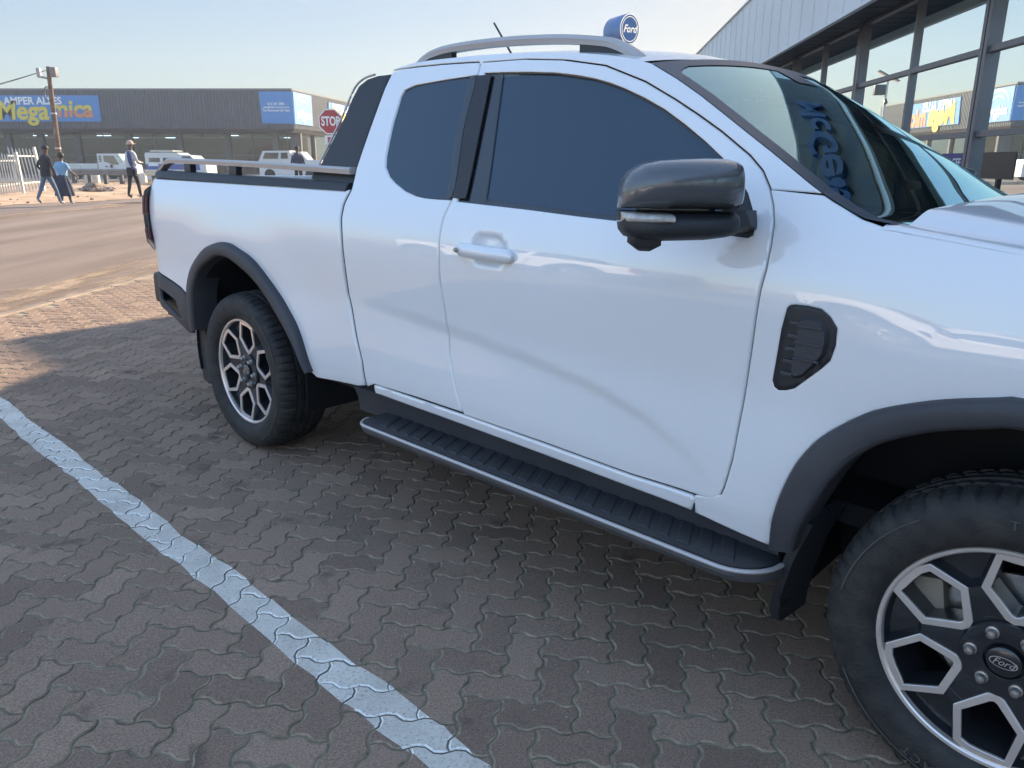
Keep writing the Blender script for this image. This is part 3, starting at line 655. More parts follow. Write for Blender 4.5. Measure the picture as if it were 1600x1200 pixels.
# side mirror
def mirror(s):
    I = np.array([2.535, .955]); O = np.array([2.36, 1.165]); ax = (O-I)/np.linalg.norm(O-I); nx = np.array([-ax[1], ax[0]]); nx = nx if nx[0] > 0 else -nx
    R = part_empty('side_mirror', T)
    mb = MB(); rings = []; low = []
    ts = [0, .04, .12, .3, .5, .7, .84, .93, .98, 1.0]
    zt = [.405, .430, .434, .434, .432, .428, .418, .400, .380, .355]; dp = [.095, .115, .125, .13, .128, .122, .11, .09, .065, .035]
    def sec(t, z_t, z_b, d, n=14):
        c = I+(O-I)*t; out = []
        for a in np.linspace(0, PI, n):
            q = math.cos(a); f = math.sin(a)**.55; zz = (z_t+z_b)/2+(z_t-z_b)/2*np.sign(q)*abs(q)**.7
            out.append((c[0]+nx[0]*d*f, s*(c[1]+nx[1]*d*f), 1+zz))
        return out
    for t, z1, d in zip(ts, zt, dp): rings.append(sec(t, z1, .318, d))
    mb.loft(rings).build('mirror_cap', M_grey, R, smooth=60)
    zb = [.262, .258, .254, .248, .246, .244, .245, .252, .268, .295]; rings = []
    for t, z2, d in zip(ts, zb, dp): rings.append(sec(t, .313, z2, d*.93))
    mb = MB(); mb.loft(rings)
    mb.loft([[(p[0]+dx, s*(p[1]+dy), z) for dx, dy in ((-.045, .0), (0, .035), (.05, 0), (0, -.04))] for p, z in ((I+(O-I)*.80+nx*.05, 1.262), (I+(O-I)*.80+nx*.05, 1.238), )]+[[(p[0]+dx, s*(p[1]+dy), 1.222) for dx, dy in ((-.015, .0), (0, .012), (.02, 0), (0, -.015))] for p in (I+(O-I)*.80+nx*.05,)])
    mb.build('mirror_base', M_black, R, smooth=50)
    mb = MB(); rings = [sec(t, .312, .286, d*.97+.004, 10) for t, d in zip([.62, .70, .8, .9, .96, .995], [.128, .123, .115, .098, .078, .042])]
    mb.loft(rings).build('turn_signal', M_clear, R, smooth=60)
    mb = MB(); a = I-nx*-.02
    mb.loft([[(2.578, s*.885, 1.315), (2.585, s*.882, 1.27), (2.57, s*.885, 1.262), (2.52, s*.882, 1.30)], [(2.585, s*.955, 1.318), (2.60, s*.955, 1.285), (2.56, s*.955, 1.262), (2.51, s*.955, 1.27)], [(2.55, s*1.0, 1.318), (2.56, s*1.0, 1.27), (2.50, s*1.0, 1.255), (2.46, s*1.0, 1.262)]])
    mb.build('mirror_arm', M_black, R, smooth=50)
    fillp = sds([(1132,251),(1148,270),(1166,300),(1175,330),(1177,355),(1174,367.5),(1166,371),(1128,366),(1124,300),(1124,245)])
    q = panel('mirror_sail', fillp, M_black, T, off=-.004, th=.01, bev=.006, rnd=.004, mirror=False)
    q.parent = R
    if s > 0:
        for v in q.data.vertices: v.co.y = -v.co.y
        q.data.flip_normals()
    mb = MB(); mb.grid(1, 1, lambda u, v: (lambda c: (c[0]-nx[0]*.004, s*(c[1]-nx[1]*.004), 1.275+v*.12))(I+(O-I)*(.10+.72*u))); mb.build('mirror_glass', mat('mirror_glass', (.8, .8, .8), .02, metal=1, var=0), R)
mirror(-1); mirror(1)

# ------------------------------------------------------------------ wheels
def rot2(p, a): return (p[0]*math.cos(a)-p[1]*math.sin(a), p[0]*math.sin(a)+p[1]*math.cos(a))
def wheel(cx, s, ang, label=None):
    H = part_empty('wheel', T, (cx, 0, .39)); n = 320
    yo = .935
    prof = [(.262, .905), (.268, .918), (.278, .928), (.300, .936), (.330, .938), (.352, .934), (.366, .926), (.378, .914), (.385, .896), (.389, .875), (.3895, .862), (.381, .860), (.381, .850), (.3905, .848), (.391, .826), (.382, .824), (.382, .812), (.391, .810), (.391, .788), (.382, .786), (.382, .774), (.3905, .772), (.3895, .75), (.381, .748), (.381, .738), (.389, .736), (.385, .70), (.366, .672), (.33, .66), (.29, .668), (.262, .68)]
    def mod(i, k):
        if 7 <= i <= 10 or 25 <= i <= 26: return -.007 if k % 5 == 0 else 0
        if 5 <= i <= 6: return -.004 if k % 5 == 0 else 0
        if 13 <= i <= 14 or 21 <= i <= 22: return -.004 if (k+2) % 5 == 0 else 0
        return 0
    mb = MB(); mb.lathe([(r, s*y) for r, y in prof], n, mod=mod)
    # raised sidewall lettering
    for txt, a0, rr, sz in (('TERRAIN', PI/2-.12, .330, .030), ('CONTACT', -PI/2-.2, .330, .030)):
        v, f = text_mesh(txt, size=sz, bold=.0006, space=1.4); vv = []
        for x, y, z in v:
            a = a0-x/rr*(1 if s < 0 else -1); r = rr+y; vv.append((r*math.cos(a), s*.9395, r*math.sin(a)))
        mb.add(vv, f, 1)
    for a0, a1 in ((.3, 1.1), (2.2, 3.0), (3.6, 4.4), (5.2, 6.0)):
        mb.grid(24, 1, lambda u, v: ((.346+.004*v)*math.cos(a0+(a1-a0)*u), s*(.9385), (.346+.004*v)*math.sin(a0+(a1-a0)*u)), 1)
    mb.build('tyre', [M_rubber, M_tyrel], H, smooth=40)
    # rim barrel
    mb = MB(); mb.lathe([(.2495, s*.897), (.236, s*.86), (.222, s*.80), (.225, s*.70)], 72)
    mb.lathe([(0.0, s*.70), (.222, s*.70)], 48); mb.build('rim_barrel', M_rimd, H, smooth=60)
    mb = MB(); mb.lathe([(.262, s*.900), (.2645, s*.908), (.262, s*.913), (.255, s*.912), (.2515, s*.909), (.2495, s*.896)], 120); 
    faceY = .906
    def fy(r): return s*(faceY-.022*max(0, 1-r/.245)**1.2)     # slightly dished face
    pent = [(.2530, math.radians(13.5)), (.170, math.radians(25.5)), (.096, math.radians(10)), (.089, 0.), (.096, -math.radians(10)), (.170, -math.radians(25.5)), (.2445, -math.radians(13.5))]
    P = [(r*math.cos(a), r*math.sin(a)) for r, a in pent]
    outer_arc = [(.2530*math.cos(a), .2530*math.sin(a)) for a in np.linspace(-math.radians(13.5), math.radians(13.5), 5)][1:-1]
    PO = P+outer_arc
    PI_ = [tuple(p) for p in inset(PO, .0185)]
    PI_ = [p if math.hypot(*p) < .2405 else (p[0]*.2405/math.hypot(*p), p[1]*.2405/math.hypot(*p)) for p in PI_]
    bright = mb; dark = MB()
    for k in range(6):
        a = ang+k*PI/3; m = len(PO)
        A = [rot2(p, a) for p in PO]; Bq = [rot2(p, a) for p in PI_]
        sg = lambda L, dy: [(x, fy(math.hypot(x, z))-s*dy, z) for x, z in L]
        bright.loft([sg(A, .012), sg(A, .0008), sg([( (p[0]*.94+q[0]*.06), (p[1]*.94+q[1]*.06)) for p, q in zip(A, Bq)], 0), sg([( (p[0]*.06+q[0]*.94), (p[1]*.06+q[1]*.94)) for p, q in zip(A, Bq)], 0), sg(Bq, .001), sg(Bq, .008)], caps=False)
        dark.loft([sg(Bq, .0075), sg([(x*.985+.0, z*.985) for x, z in Bq], .05), sg([(x*.97, z*.97) for x, z in Bq], .075)], caps=False)
        # dark web: region between pentagons, recessed, per sector
        Aout = [rot2(p, a) for p in P]; Anext = [rot2(p, a+PI/3) for p in P]
        # wedge between this cell and next
        wl = [Aout[0], Aout[1]]; wr = [Anext[6], Anext[5]]
        arc = [(.2515*math.cos(t), .2515*math.sin(t)) for t in np.linspace(a+math.radians(13.5), a+PI/3-math.radians(13.5), 9)]
        poly = arc+[wr[1], wl[1]]
        cx_, cz_ = np.mean(poly, 0)
        inn = [((x-cx_)*.80+cx_, (z-cz_)*.80+cz_) for x, z in poly]
        n_ = len(poly); dark.add(sg(poly, .004)+sg(inn, .030), [(i, (i+1) % n_, n_+(i+1) % n_, n_+i) for i in range(n_)]+[tuple(range(n_, 2*n_))])
        # spoke root between cells towards the hub
        root = [Aout[1], Anext[5], Anext[4], Anext[3], (0, 0), Aout[3], Aout[2]]
        dark.add(sg(root, .005), [tuple(range(len(root)))])
        mid = rot2((.165, 0), a+PI/6); e1 = rot2((.098, .010), a+PI/6); e2 = rot2((.098, -.010), a+PI/6); e3 = rot2((.148, .020), a+PI/6); e4 = rot2((.148, -.020), a+PI/6)
        q = [e1, e3, e4, e2]; qi = [((x-mid[0]*.76)*.6+mid[0]*.76, (z-mid[1]*.76)*.6+mid[1]*.76) for x, z in q]
        dark.add(sg(q, .0042)+sg(qi, .0130), [(i, (i+1) % 4, 4+(i+1) % 4, 4+i) for i in range(4)]+[(4, 5, 6, 7)])
    bright.build('rim_face', M_mach, H, smooth=30)
    dark.lathe([(.090, s*.892), (.088, s*.898), (.042, s*.896)], 48)
    dark.build('rim_spokes', M_rimd, H, smooth=30)
    for k in range(6):
        a = ang+PI/6+k*PI/3; x, z = .0665*math.cos(a), .0665*math.sin(a)
        mb = MB(); mb.lathe([(.014, s*.890), (.014, s*.900), (.0105, s*.901), (.0105, s*.912), (.008, s*.916), (0, s*.9175)], 12, M=Matrix.Translation((x, 0, z))); mb.build('lug_nut', M_steel, H, smooth=40)
    mb = MB(); mb.lathe([(.034, s*.895), (.034, s*.903), (.030, s*.906), (0, s*.9065)], 40)
    rings = [[(r*1.0*math.cos(t)*1.0, s*(.9070+h), r*.46*math.sin(t)) for t in np.linspace(0, 2*PI, 36, endpoint=False)] for r, h in ((.0275, -.001), (.0275, .0012), (.0255, .0012), (.0255, .0004))]
    mb.loft(rings, m=1, caps=False)
    mb.text('Ford', lambda x, y, z: (x*(1 if s < 0 else -1), s*.9078, y), m=1, size=.022, shear=.35)
    cp = mb.build('centre_cap', [M_rimd, M_mach], H, smooth=40); 
    cp.rotation_euler = (0, .0, 0)
    mb = MB(); mb.lathe([(.085, s*.79), (.085, s*.80), (.165, s*.80), (.165, s*.79)], 48); mb.build('brake_disc', M_steel, H, smooth=40)
    mb = MB(); M2 = Matrix.Rotation(-.2, 4, 'Y'); mb.bbox((-.20, min(s*.77, s*.835), .02), (-.13, max(s*.77, s*.835), .14), .012, M=M2); mb.build('brake_caliper', mat('caliper', (.30, .27, .22), .6, metal=.4), H)
    return H
for cx, a in ((0, math.radians(22)), (3.27, math.radians(29))):
    for s in (-1, 1): wheel(cx, s, a+.0)
# ================================================================== GROUND
_gx = [-80, -26, -21, -17.5, -14.6, -13.2, -11.8, -8, -4.5, 0, 12, 30]; _gz = [.1, .12, .14, .08, .05, .16, .21, .165, .0935, 0, -.25, -.4]
def gz(x, y): return float(np.interp(x, _gx, _gz))+(.08*sstep((y-32)/12) if x < -5 else 0)
def M_ground(name, c1, c2, scale=3, rough=.85, bump=.4, bscale=120, streak=None, fine=.35):
    m, n, p = new_mat(name); p.inputs['Roughness'].default_value = rough; p.inputs['Specular IOR Level'].default_value = .3
    tc = n.nodes.new('ShaderNodeTexCoord'); L = n.links.new
    mp = n.nodes.new('ShaderNodeMapping'); L(tc.outputs['Object'], mp.inputs['Vector'])
    if streak: mp.inputs['Rotation'].default_value = (0, 0, streak); mp.inputs['Scale'].default_value = (1, .12, 1)
    a = n.nodes.new('ShaderNodeTexNoise'); a.inputs['Scale'].default_value = scale; a.inputs['Detail'].default_value = 8; L(mp.outputs[0], a.inputs['Vector'])
    b = n.nodes.new('ShaderNodeTexNoise'); b.inputs['Scale'].default_value = bscale; b.inputs['Detail'].default_value = 3; L(tc.outputs['Object'], b.inputs['Vector'])
    r = n.nodes.new('ShaderNodeValToRGB'); r.color_ramp.elements[0].position = .35; r.color_ramp.elements[1].position = .65
    r.color_ramp.elements[0].color = (*c1, 1); r.color_ramp.elements[1].color = (*c2, 1); L(a.outputs['Fac'], r.inputs[0])
    mx = n.nodes.new('ShaderNodeMix'); mx.data_type = 'RGBA'; mx.blend_type = 'MULTIPLY'; mx.inputs[0].default_value = fine
    r2 = n.nodes.new('ShaderNodeValToRGB'); r2.color_ramp.elements[0].position = .3; r2.color_ramp.elements[1].position = .7
    r2.color_ramp.elements[0].color = (.35, .35, .35, 1); r2.color_ramp.elements[1].color = (1.35, 1.35, 1.35, 1); L(b.outputs['Fac'], r2.inputs[0])
    L(r.outputs[0], mx.inputs['A']); L(r2.outputs[0], mx.inputs['B']); L(mx.outputs['Result'], p.inputs['Base Color'])
    bp = n.nodes.new('ShaderNodeBump'); bp.inputs['Strength'].default_value = bump; bp.inputs['Distance'].default_value = .01
    L(b.outputs['Fac'], bp.inputs['Height']); L(bp.outputs[0], p.inputs['Normal']); return m
def sheet(name, xs, ys, dz, m, xf=None, jit=0):
    mb = MB(); X = xs; 
    def P(i, j):
        x = X[i] if xf is None else xf(X[i], ys[j]); y = ys[j]
        return (x, y, gz(x, y)+dz+(jit*(random.random()-.5) if jit else 0))
    v = [P(i, j) for i in range(len(X)) for j in range(len(ys))]; n = len(ys)
    mb.add(v, [(i*n+j, (i+1)*n+j, (i+1)*n+j+1, i*n+j+1) for i in range(len(X)-1) for j in range(n-1)])
    return tag(mb.build(name, m, smooth=180), kind='structure')
M_earth = M_ground('dusty_earth', (.42, .27, .16), (.60, .42, .27), 1.2, fine=.5, bump=.8, bscale=40)
M_road = M_ground('dusty_asphalt', (.20, .148, .112), (.285, .215, .165), 1.4, streak=0.1, fine=.45, bump=.5, bscale=90)
M_road2 = M_ground('asphalt', (.12, .11, .10), (.16, .145, .13), 1.0)
M_verge = M_ground('sandy_dust', (.34, .235, .15), (.50, .36, .235), 2.2, fine=.4)
ys_l = list(np.arange(-60, -4, 4))+list(np.arange(-4, 50, 1.0))+list(np.arange(50, 161, 10))
tag(sheet('ground', list(np.linspace(-160, -30, 14))+list(np.arange(-28, 12, 1.0))+list(np.linspace(14, 120, 12)), ys_l, -.10, M_earth), kind='structure')
edge = lambda y: -5.08+.0737*y                  # lot edge in world
E1 = wat(0, 492, 6.777)[0]
edge = lambda y: -4.584+.0752*(y-6.777)
far = lambda y: min(-13.9, -16.3+.42*(max(y, 18)-25.5))
sheet('road', np.linspace(0, 1, 25), list(np.arange(-60, 44.1, 1.0)), -.012, M_road, xf=lambda t, y: far(y)+(edge(y)+.02-far(y))*t)
# dirt verge beyond the road, uneven
mb = MB()
def vg(u, v):
    y = 6+38*v; x = far(y)-u*16; e = min(1, u*5); k = e*(.05+.05*math.sin(x*1.7+y*.9)*math.sin(y*1.3)+.03*random.random()); return (x+ (0.25*math.sin(y*2.1)+.12*math.sin(y*5.3))*(1-e)+.15, y, gz(x, y)-.004+k)
mb.grid(60, 110, vg); tag(mb.build('dirt_verge', M_earth, smooth=180), kind='structure')
# dust along the near road edge and down the middle of the road
def strip(name, f0, f1, y0, y1, dz, m, n=80):
    mb = MB(); mb.grid(n, 2, lambda u, v: (lambda y: (lambda x: (x, y, gz(x, y)+dz))(f0(y)+(f1(y)-f0(y))*v))(y0+(y1-y0)*u)); return tag(mb.build(name, m, smooth=180), kind='structure')
def M_dust():
    m = M_verge.copy(); n = m.node_tree; p = n.nodes['Principled BSDF']
    a = n.nodes.new('ShaderNodeTexNoise'); a.inputs['Scale'].default_value = 3.5; a.inputs['Detail'].default_value = 10; a.inputs['Roughness'].default_value = .75
    r = n.nodes.new('ShaderNodeValToRGB'); r.color_ramp.elements[0].position = .42; r.color_ramp.elements[1].position = .62
    tc = n.nodes.new('ShaderNodeTexCoord'); mp = n.nodes.new('ShaderNodeMapping'); mp.inputs['Scale'].default_value = (1, .25, 1)
    n.links.new(tc.outputs['Object'], mp.inputs['Vector']); n.links.new(mp.outputs[0], a.inputs['Vector']); n.links.new(a.outputs['Fac'], r.inputs[0]); n.links.new(r.outputs[0], p.inputs['Alpha']); return m
MD = M_dust()
strip('road_dust', lambda y: edge(y)-.95+.12*math.sin(y*2.3)+.1*math.sin(y*.9), lambda y: edge(y)+.0, -10, 40, -.005, MD)
strip('road_dust', lambda y: -11.9+.03*(y-20)+.12*math.sin(y*1.3), lambda y: -11.25+.03*(y-20)+.1*math.sin(y*1.1+2), -5, 40, -.005, MD)
# lot base below the pavers and a plain paved area further out
M_sand = M_ground('joint_sand', (.30, .25, .17), (.44, .37, .26), 9, fine=.5, bump=.7, bscale=300)
def M_pave(name, uv_like=False):
    m, n, p = new_mat(name); L = n.links.new; p.inputs['Roughness'].default_value = .92; p.inputs['Specular IOR Level'].default_value = .18
    tc = n.nodes.new('ShaderNodeTexCoord'); at = n.nodes.new('ShaderNodeAttribute'); at.attribute_name = 'tone'
    a = n.nodes.new('ShaderNodeTexNoise'); a.inputs['Scale'].default_value = 1.6; a.inputs['Detail'].default_value = 6; L(tc.outputs['Object'], a.inputs['Vector'])
    b = n.nodes.new('ShaderNodeTexNoise'); b.inputs['Scale'].default_value = 190; b.inputs['Detail'].default_value = 4; b.inputs['Roughness'].default_value = .7; L(tc.outputs['Object'], b.inputs['Vector'])
    c = n.nodes.new('ShaderNodeTexNoise'); c.inputs['Scale'].default_value = 5.5; c.inputs['Detail'].default_value = 5; L(tc.outputs['Object'], c.inputs['Vector'])
    r = n.nodes.new('ShaderNodeValToRGB'); r.color_ramp.elements[0].position = 0; r.color_ramp.elements[1].position = 1
    r.color_ramp.elements[0].color = (.215, .150, .110, 1); r.color_ramp.elements[1].color = (.345, .242, .174, 1)
    ad = n.nodes.new('ShaderNodeMath'); ad.operation = 'MULTIPLY_ADD'; ad.inputs[1].default_value = .8; 
    sb = n.nodes.new('ShaderNodeMath'); sb.operation = 'MULTIPLY_ADD'; sb.inputs[1].default_value = .9; sb.inputs[2].default_value = -.40
    L(a.outputs['Fac'], sb.inputs[0]); L(at.outputs['Fac'], ad.inputs[0]); L(sb.outputs[0], ad.inputs[2]); L(ad.outputs[0], r.inputs[0])
    r2 = n.nodes.new('ShaderNodeValToRGB'); r2.color_ramp.elements[0].position = .28; r2.color_ramp.elements[1].position = .74
    r2.color_ramp.elements[0].color = (.45, .45, .46, 1); r2.color_ramp.elements[1].color = (1.75, 1.7, 1.65, 1); L(b.outputs['Fac'], r2.inputs[0])
    mx = n.nodes.new('ShaderNodeMix'); mx.data_type = 'RGBA'; mx.blend_type = 'MULTIPLY'; mx.inputs[0].default_value = .85
    L(r.outputs[0], mx.inputs['A']); L(r2.outputs[0], mx.inputs['B'])
    # oil stains
    r3 = n.nodes.new('ShaderNodeValToRGB'); r3.color_ramp.elements[0].position = .62; r3.color_ramp.elements[1].position = .74; r3.color_ramp.elements[0].color = (1, 1, 1, 1); r3.color_ramp.elements[1].color = (.42, .42, .45, 1); L(c.outputs['Fac'], r3.inputs[0])
    m2 = n.nodes.new('ShaderNodeMix'); m2.data_type = 'RGBA'; m2.blend_type = 'MULTIPLY'; m2.inputs[0].default_value = .8; L(mx.outputs['Result'], m2.inputs['A']); L(r3.outputs[0], m2.inputs['B'])
    L(m2.outputs['Result'], p.inputs['Base Color'])
    bp = n.nodes.new('ShaderNodeBump'); bp.inputs['Strength'].default_value = .35; bp.inputs['Distance'].default_value = .003; L(b.outputs['Fac'], bp.inputs['Height']); L(bp.outputs[0], p.inputs['Normal'])
    return m
M_pv = M_pave('paver')
M_chamf = mat('paver_edge', (.29, .228, .158), .95, var=.35, scale=30, bump=.3, bscale=200, spec=.1)
M_far = M_ground('distant_paving', (.12, .10, .09), (.17, .14, .12), 12, fine=.5, bscale=60)
# zig-zag interlocking pavers in herringbone, real blocks
w = .103; A0 = math.radians(37.3); e1 = np.array([math.cos(A0), math.sin(A0)]); e2 = np.array([-e1[1], e1[0]])
EP = [(0, 0), (.16, .082), (.38, .082), (.62, -.082), (.84, -.082)]       # zig-zag of one cell edge (t, offset) in units of w
def brick_poly(i, j, horiz):
    wx, wy = (2, 1) if horiz else (1, 2); out = []
    def ed(a, b, n, o):
        for k in range(n):
            for t, q in EP:
                if o: t, q = ((1-t), q)
                out.append((a, k, t, q))
    pts = []
    for k in range(wx):
        for t, q in EP: pts.append((i+k+t, j+q))
    for k in range(wy):
        for t, q in EP: pts.append((i+wx-q, j+k+t))
    for k in range(wx):
        for t, q in [(1, 0)]+EP[:0:-1]: pts.append((i+wx-1-k+t, j+wy+q))
    for k in range(wy):
        for t, q in [(1, 0)]+EP[:0:-1]: pts.append((i-q, j+wy-1-k+t))
    return np.array(pts)*w
LOT_E = [toC((edge(y), y, 0)) for y in (-30, 40)]
def inlot(p):      # lot side of the road edge, car frame
    a, b = LOT_E; return (b[0]-a[0])*(p[1]-a[1])-(b[1]-a[1])*(p[0]-a[0]) < -.10*np.hypot(b[0]-a[0], b[1]-a[1])
PX0, PX1, PY0, PY1 = -8.5, 5.6, -4.6, 4.2
inv = np.linalg.inv(np.stack([e1, e2], 1)*w)
cs = [inv @ np.array(c) for c in ((PX0, PY0), (PX1, PY0), (PX0, PY1), (PX1, PY1))]
i0, i1 = int(min(c[0] for c in cs))-1, int(max(c[0] for c in cs))+2; j0, j1 = int(min(c[1] for c in cs))-1, int(max(c[1] for c in cs))+2
def lotw(P2, z): return [tuple(W((a, b, z))) for a, b in P2]
tones = []; V = []; F = []; FM = []; paint_polys = []
# painted line (car frame): y = a + b x  edges
Lu = [pl(*q, 2, 0) for q in ((0, 620), (775, 1200))]; Ll = [pl(*q, 2, 0) for q in ((0, 655), (665, 1200))]
def ln(L, x): return L[0][1]+(L[1][1]-L[0][1])*(x-L[0][0])/(L[1][0]-L[0][0])
yu = lambda x: ln(Lu, x)+.006*math.sin(x*7)+.004*math.sin(x*23+1)+.003*math.sin(x*61); yl = lambda x: ln(Ll, x)+.006*math.sin(x*5+2)+.004*math.sin(x*29)+.003*math.sin(x*71)
def clip(poly, f):      # keep f(p) >= 0
    out = []; n = len(poly)
    for k in range(n):
        a, b = poly[k], poly[(k+1) % n]; fa, fb = f(a), f(b)
        if fa >= 0: out.append(a)
        if (fa >= 0) != (fb >= 0): t = fa/(fa-fb); out.append(a+(b-a)*t)
    return out
PV = []; PF = []; PM = []
nb = 0
for i in range(i0, i1):
    for j in range(j0, j1):
        k = (i+j) % 4
        if k == 0: poly = brick_poly(i, j, True)
        elif k == 2: poly = brick_poly(i, j, False)
        else: continue
        c = (poly.mean(0)/1.0); cc = e1*c[0]+e2*c[1]
        if not (PX0 < cc[0] < PX1 and PY0 < cc[1] < PY1) or not inlot(cc): continue
        tilt = rng.randn(2)*.004; dz = rng.randn()*.0007; jx = rng.randn(2)*.0007
        P2 = [e1*p[0]+e2*p[1] for p in poly]
        rel = np.array(P2)-cc
        rings = []
        for d, z in ((.0022, -.012), (.0027, -.0032), (.0078, 0)):
            q = inset(P2, d); rings.append([(x+jx[0], y+jx[1], z+dz+tilt[0]*(x-cc[0])+tilt[1]*(y-cc[1])) for x, y in q])
        n = len(P2); b = len(V); V += [tuple(W(p)) for r in rings for p in r]
        for r in range(2):
            for q in range(n):
                F.append((b+r*n+q, b+r*n+(q+1) % n, b+(r+1)*n+(q+1) % n, b+(r+1)*n+q)); FM.append(1)
        F.append(tuple(b+2*n+q for q in range(n))); FM.append(0)
        tn = min(1, max(0, .5+.30*rng.randn())); tones += [tn]*(3*n); nb += 1
        # paint on top
        yc = ln(Lu, cc[0])*.5+ln(Ll, cc[0])*.5
        if abs(cc[1]-yc) < .24:
            top = [np.array(p) for p in rings[2]]; up = .0012
            for L, mi in [(top, 0)]+[([np.array(rings[1][q]), np.array(rings[1][(q+1) % n]), np.array(rings[2][(q+1) % n]), np.array(rings[2][q])], 1) for q in range(n)]:
                L = clip(L, lambda p: yu(p[0])-p[1]); 
                if len(L) > 2: L = clip(L, lambda p: p[1]-yl(p[0]))
                if len(L) > 2:
                    bb = len(PV); PV += [tuple(W(p+np.array([0, 0, up]))) for p in L]; PF.append(tuple(range(bb, bb+len(L)))); PM.append(mi)
mb = MB(); mb.v = V; mb.f = F; mb.m = FM
pv = mb.build('paving', [M_pv, M_chamf], smooth=0, fix=False); tag(pv, kind='structure')
at = pv.data.attributes.new('tone', 'FLOAT', 'POINT'); at.data.foreach_set('value', tones)
def M_linep(name, c1, c2, thr):
    m, n, p = new_mat(name); L = n.links.new; p.inputs['Roughness'].default_value = .65
    tc = n.nodes.new('ShaderNodeTexCoord'); a = n.nodes.new('ShaderNodeTexNoise'); a.inputs['Scale'].default_value = 120; a.inputs['Detail'].default_value = 8; a.inputs['Roughness'].default_value = .8; L(tc.outputs['Object'], a.inputs['Vector'])
    b = n.nodes.new('ShaderNodeTexNoise'); b.inputs['Scale'].default_value = 7; b.inputs['Detail'].default_value = 6; L(tc.outputs['Object'], b.inputs['Vector'])
    r = n.nodes.new('ShaderNodeValToRGB'); r.color_ramp.elements[0].position = .38; r.color_ramp.elements[1].position = .68; r.color_ramp.elements[0].color = (*c1, 1); r.color_ramp.elements[1].color = (*c2, 1)
    s = n.nodes.new('ShaderNodeMath'); s.operation = 'MULTIPLY_ADD'; s.inputs[1].default_value = .45; L(b.outputs['Fac'], s.inputs[0]); 
    s2 = n.nodes.new('ShaderNodeMath'); s2.operation = 'MULTIPLY'; s2.inputs[1].default_value = .55; L(a.outputs['Fac'], s2.inputs[0]); L(s2.outputs[0], s.inputs[2]); L(s.outputs[0], r.inputs[0]); L(r.outputs[0], p.inputs['Base Color'])
    r2 = n.nodes.new('ShaderNodeValToRGB'); r2.color_ramp.elements[0].position = thr; r2.color_ramp.elements[1].position = thr+.05; L(a.outputs['Fac'], r2.inputs[0]); L(r2.outputs[0], p.inputs['Alpha'])
    return m
mb = MB(); mb.v = PV; mb.f = PF; mb.m = PM
pnt = mb.build('painted_line', [M_linep('line_paint_worn', (.54, .48, .39), (.84, .76, .64), .37), M_linep('line_paint_fresh', (.84, .80, .70), (.92, .88, .80), .38)], smooth=0, fix=False); tag(pnt, kind='structure')
mb = MB()
def lotgrid(u, v):
    y = -40+80*v; x = edge(y)+u*50; p = toC((x, y, 0)); P = W((p[0], p[1], 0)); return (x, y, -.0208*(x+.03)+.0004*y-.0050)
mb.grid(50, 80, lotgrid); tag(mb.build('joint_sand', M_sand, smooth=180), kind='structure')
mb = MB()      # plain paving outside the block area (car frame frame ring)
def ring(x0, x1, y0, y1):
    nx, ny = max(1, int((x1-x0)/1.5)), max(1, int((y1-y0)/1.5))
    for a in range(nx):
        for b in range(ny):
            xa, xb = x0+(x1-x0)*a/nx, x0+(x1-x0)*(a+1)/nx; ya, yb = y0+(y1-y0)*b/ny, y0+(y1-y0)*(b+1)/ny
            L = [np.array(p) for p in ((xa, ya), (xb, ya), (xb, yb), (xa, yb))]
            L = clip(L, lambda p: -((LOT_E[1][0]-LOT_E[0][0])*(p[1]-LOT_E[0][1])-(LOT_E[1][1]-LOT_E[0][1])*(p[0]-LOT_E[0][0]))-3)
            if len(L) > 2: mb.add([tuple(W((p[0], p[1], -.001))) for p in L], [tuple(range(len(L)))])
ring(PX1, 40, -40, 40); ring(-40, PX1, PY1, 40); ring(-40, PX1, -40, PY0); ring(-40, PX0, PY0, PY1)
tag(mb.build('outer_paving', M_far, smooth=0), kind='structure')
# kerb edging of the lot
mb = MB(); y = -20.
while y < 40:
    L = .96; n = 6; y1 = y+L
    mb.loft([[(edge(q)-.035, q, gz(edge(q), q)-.05), (edge(q)-.035, q, gz(edge(q), q)+.004), (edge(q)-.028, q, gz(edge(q), q)+.010), (edge(q)+.055, q, gz(edge(q), q)+.010), (edge(q)+.062, q, gz(edge(q), q)+.004), (edge(q)+.062, q, gz(edge(q), q)-.05)] for q in (y, y1)]); y = y1+.02
tag(mb.build('kerb_edging', mat('kerb_concrete', (.27, .205, .15), .85, var=.3, scale=5, bump=.4), smooth=30), kind='structure')

# ================================================================== DEALERSHIP (behind the pickup)
DW = np.array([.0981, .9952]); DN = np.array([-.9952, .0981])
def dl_(u, v, z): p = np.array([4.0, 0])+DW*u+DN*v; return (p[0], p[1], z)
M_alu = mat('window_aluminium', (.17, .17, .185), .42, metal=.5, var=.05)
M_fas = mat('fascia_sheet', (.66, .68, .68), .5, metal=.0, var=.05, scale=.8)
M_sof = mat('soffit_dark', (.030, .036, .045), .6)
M_sg = glass('showroom_glass', (.50, .56, .55), 1.6, add=.32, gcol=(.90, .97, .96))
M_inr = mat('interior_wall', (.10, .10, .10), .8)
dealer = empty('showroom_building', 'glass fronted showroom with dark window frames and pale grey sheet fascia behind the pickup', 'building', dl_(0, 0, 0))
D_inv = Vector(dl_(0, 0, 0))
def DB_(mb, *a): return mb
def dbuild(mb, name, m, parent=None, **k):
    o = mb.build(name, m, None, **k); o.parent = dealer if parent is None else parent
    o.matrix_parent_inverse = Matrix.Translation(-D_inv) if parent is None else Matrix.Identity(4)
    return o
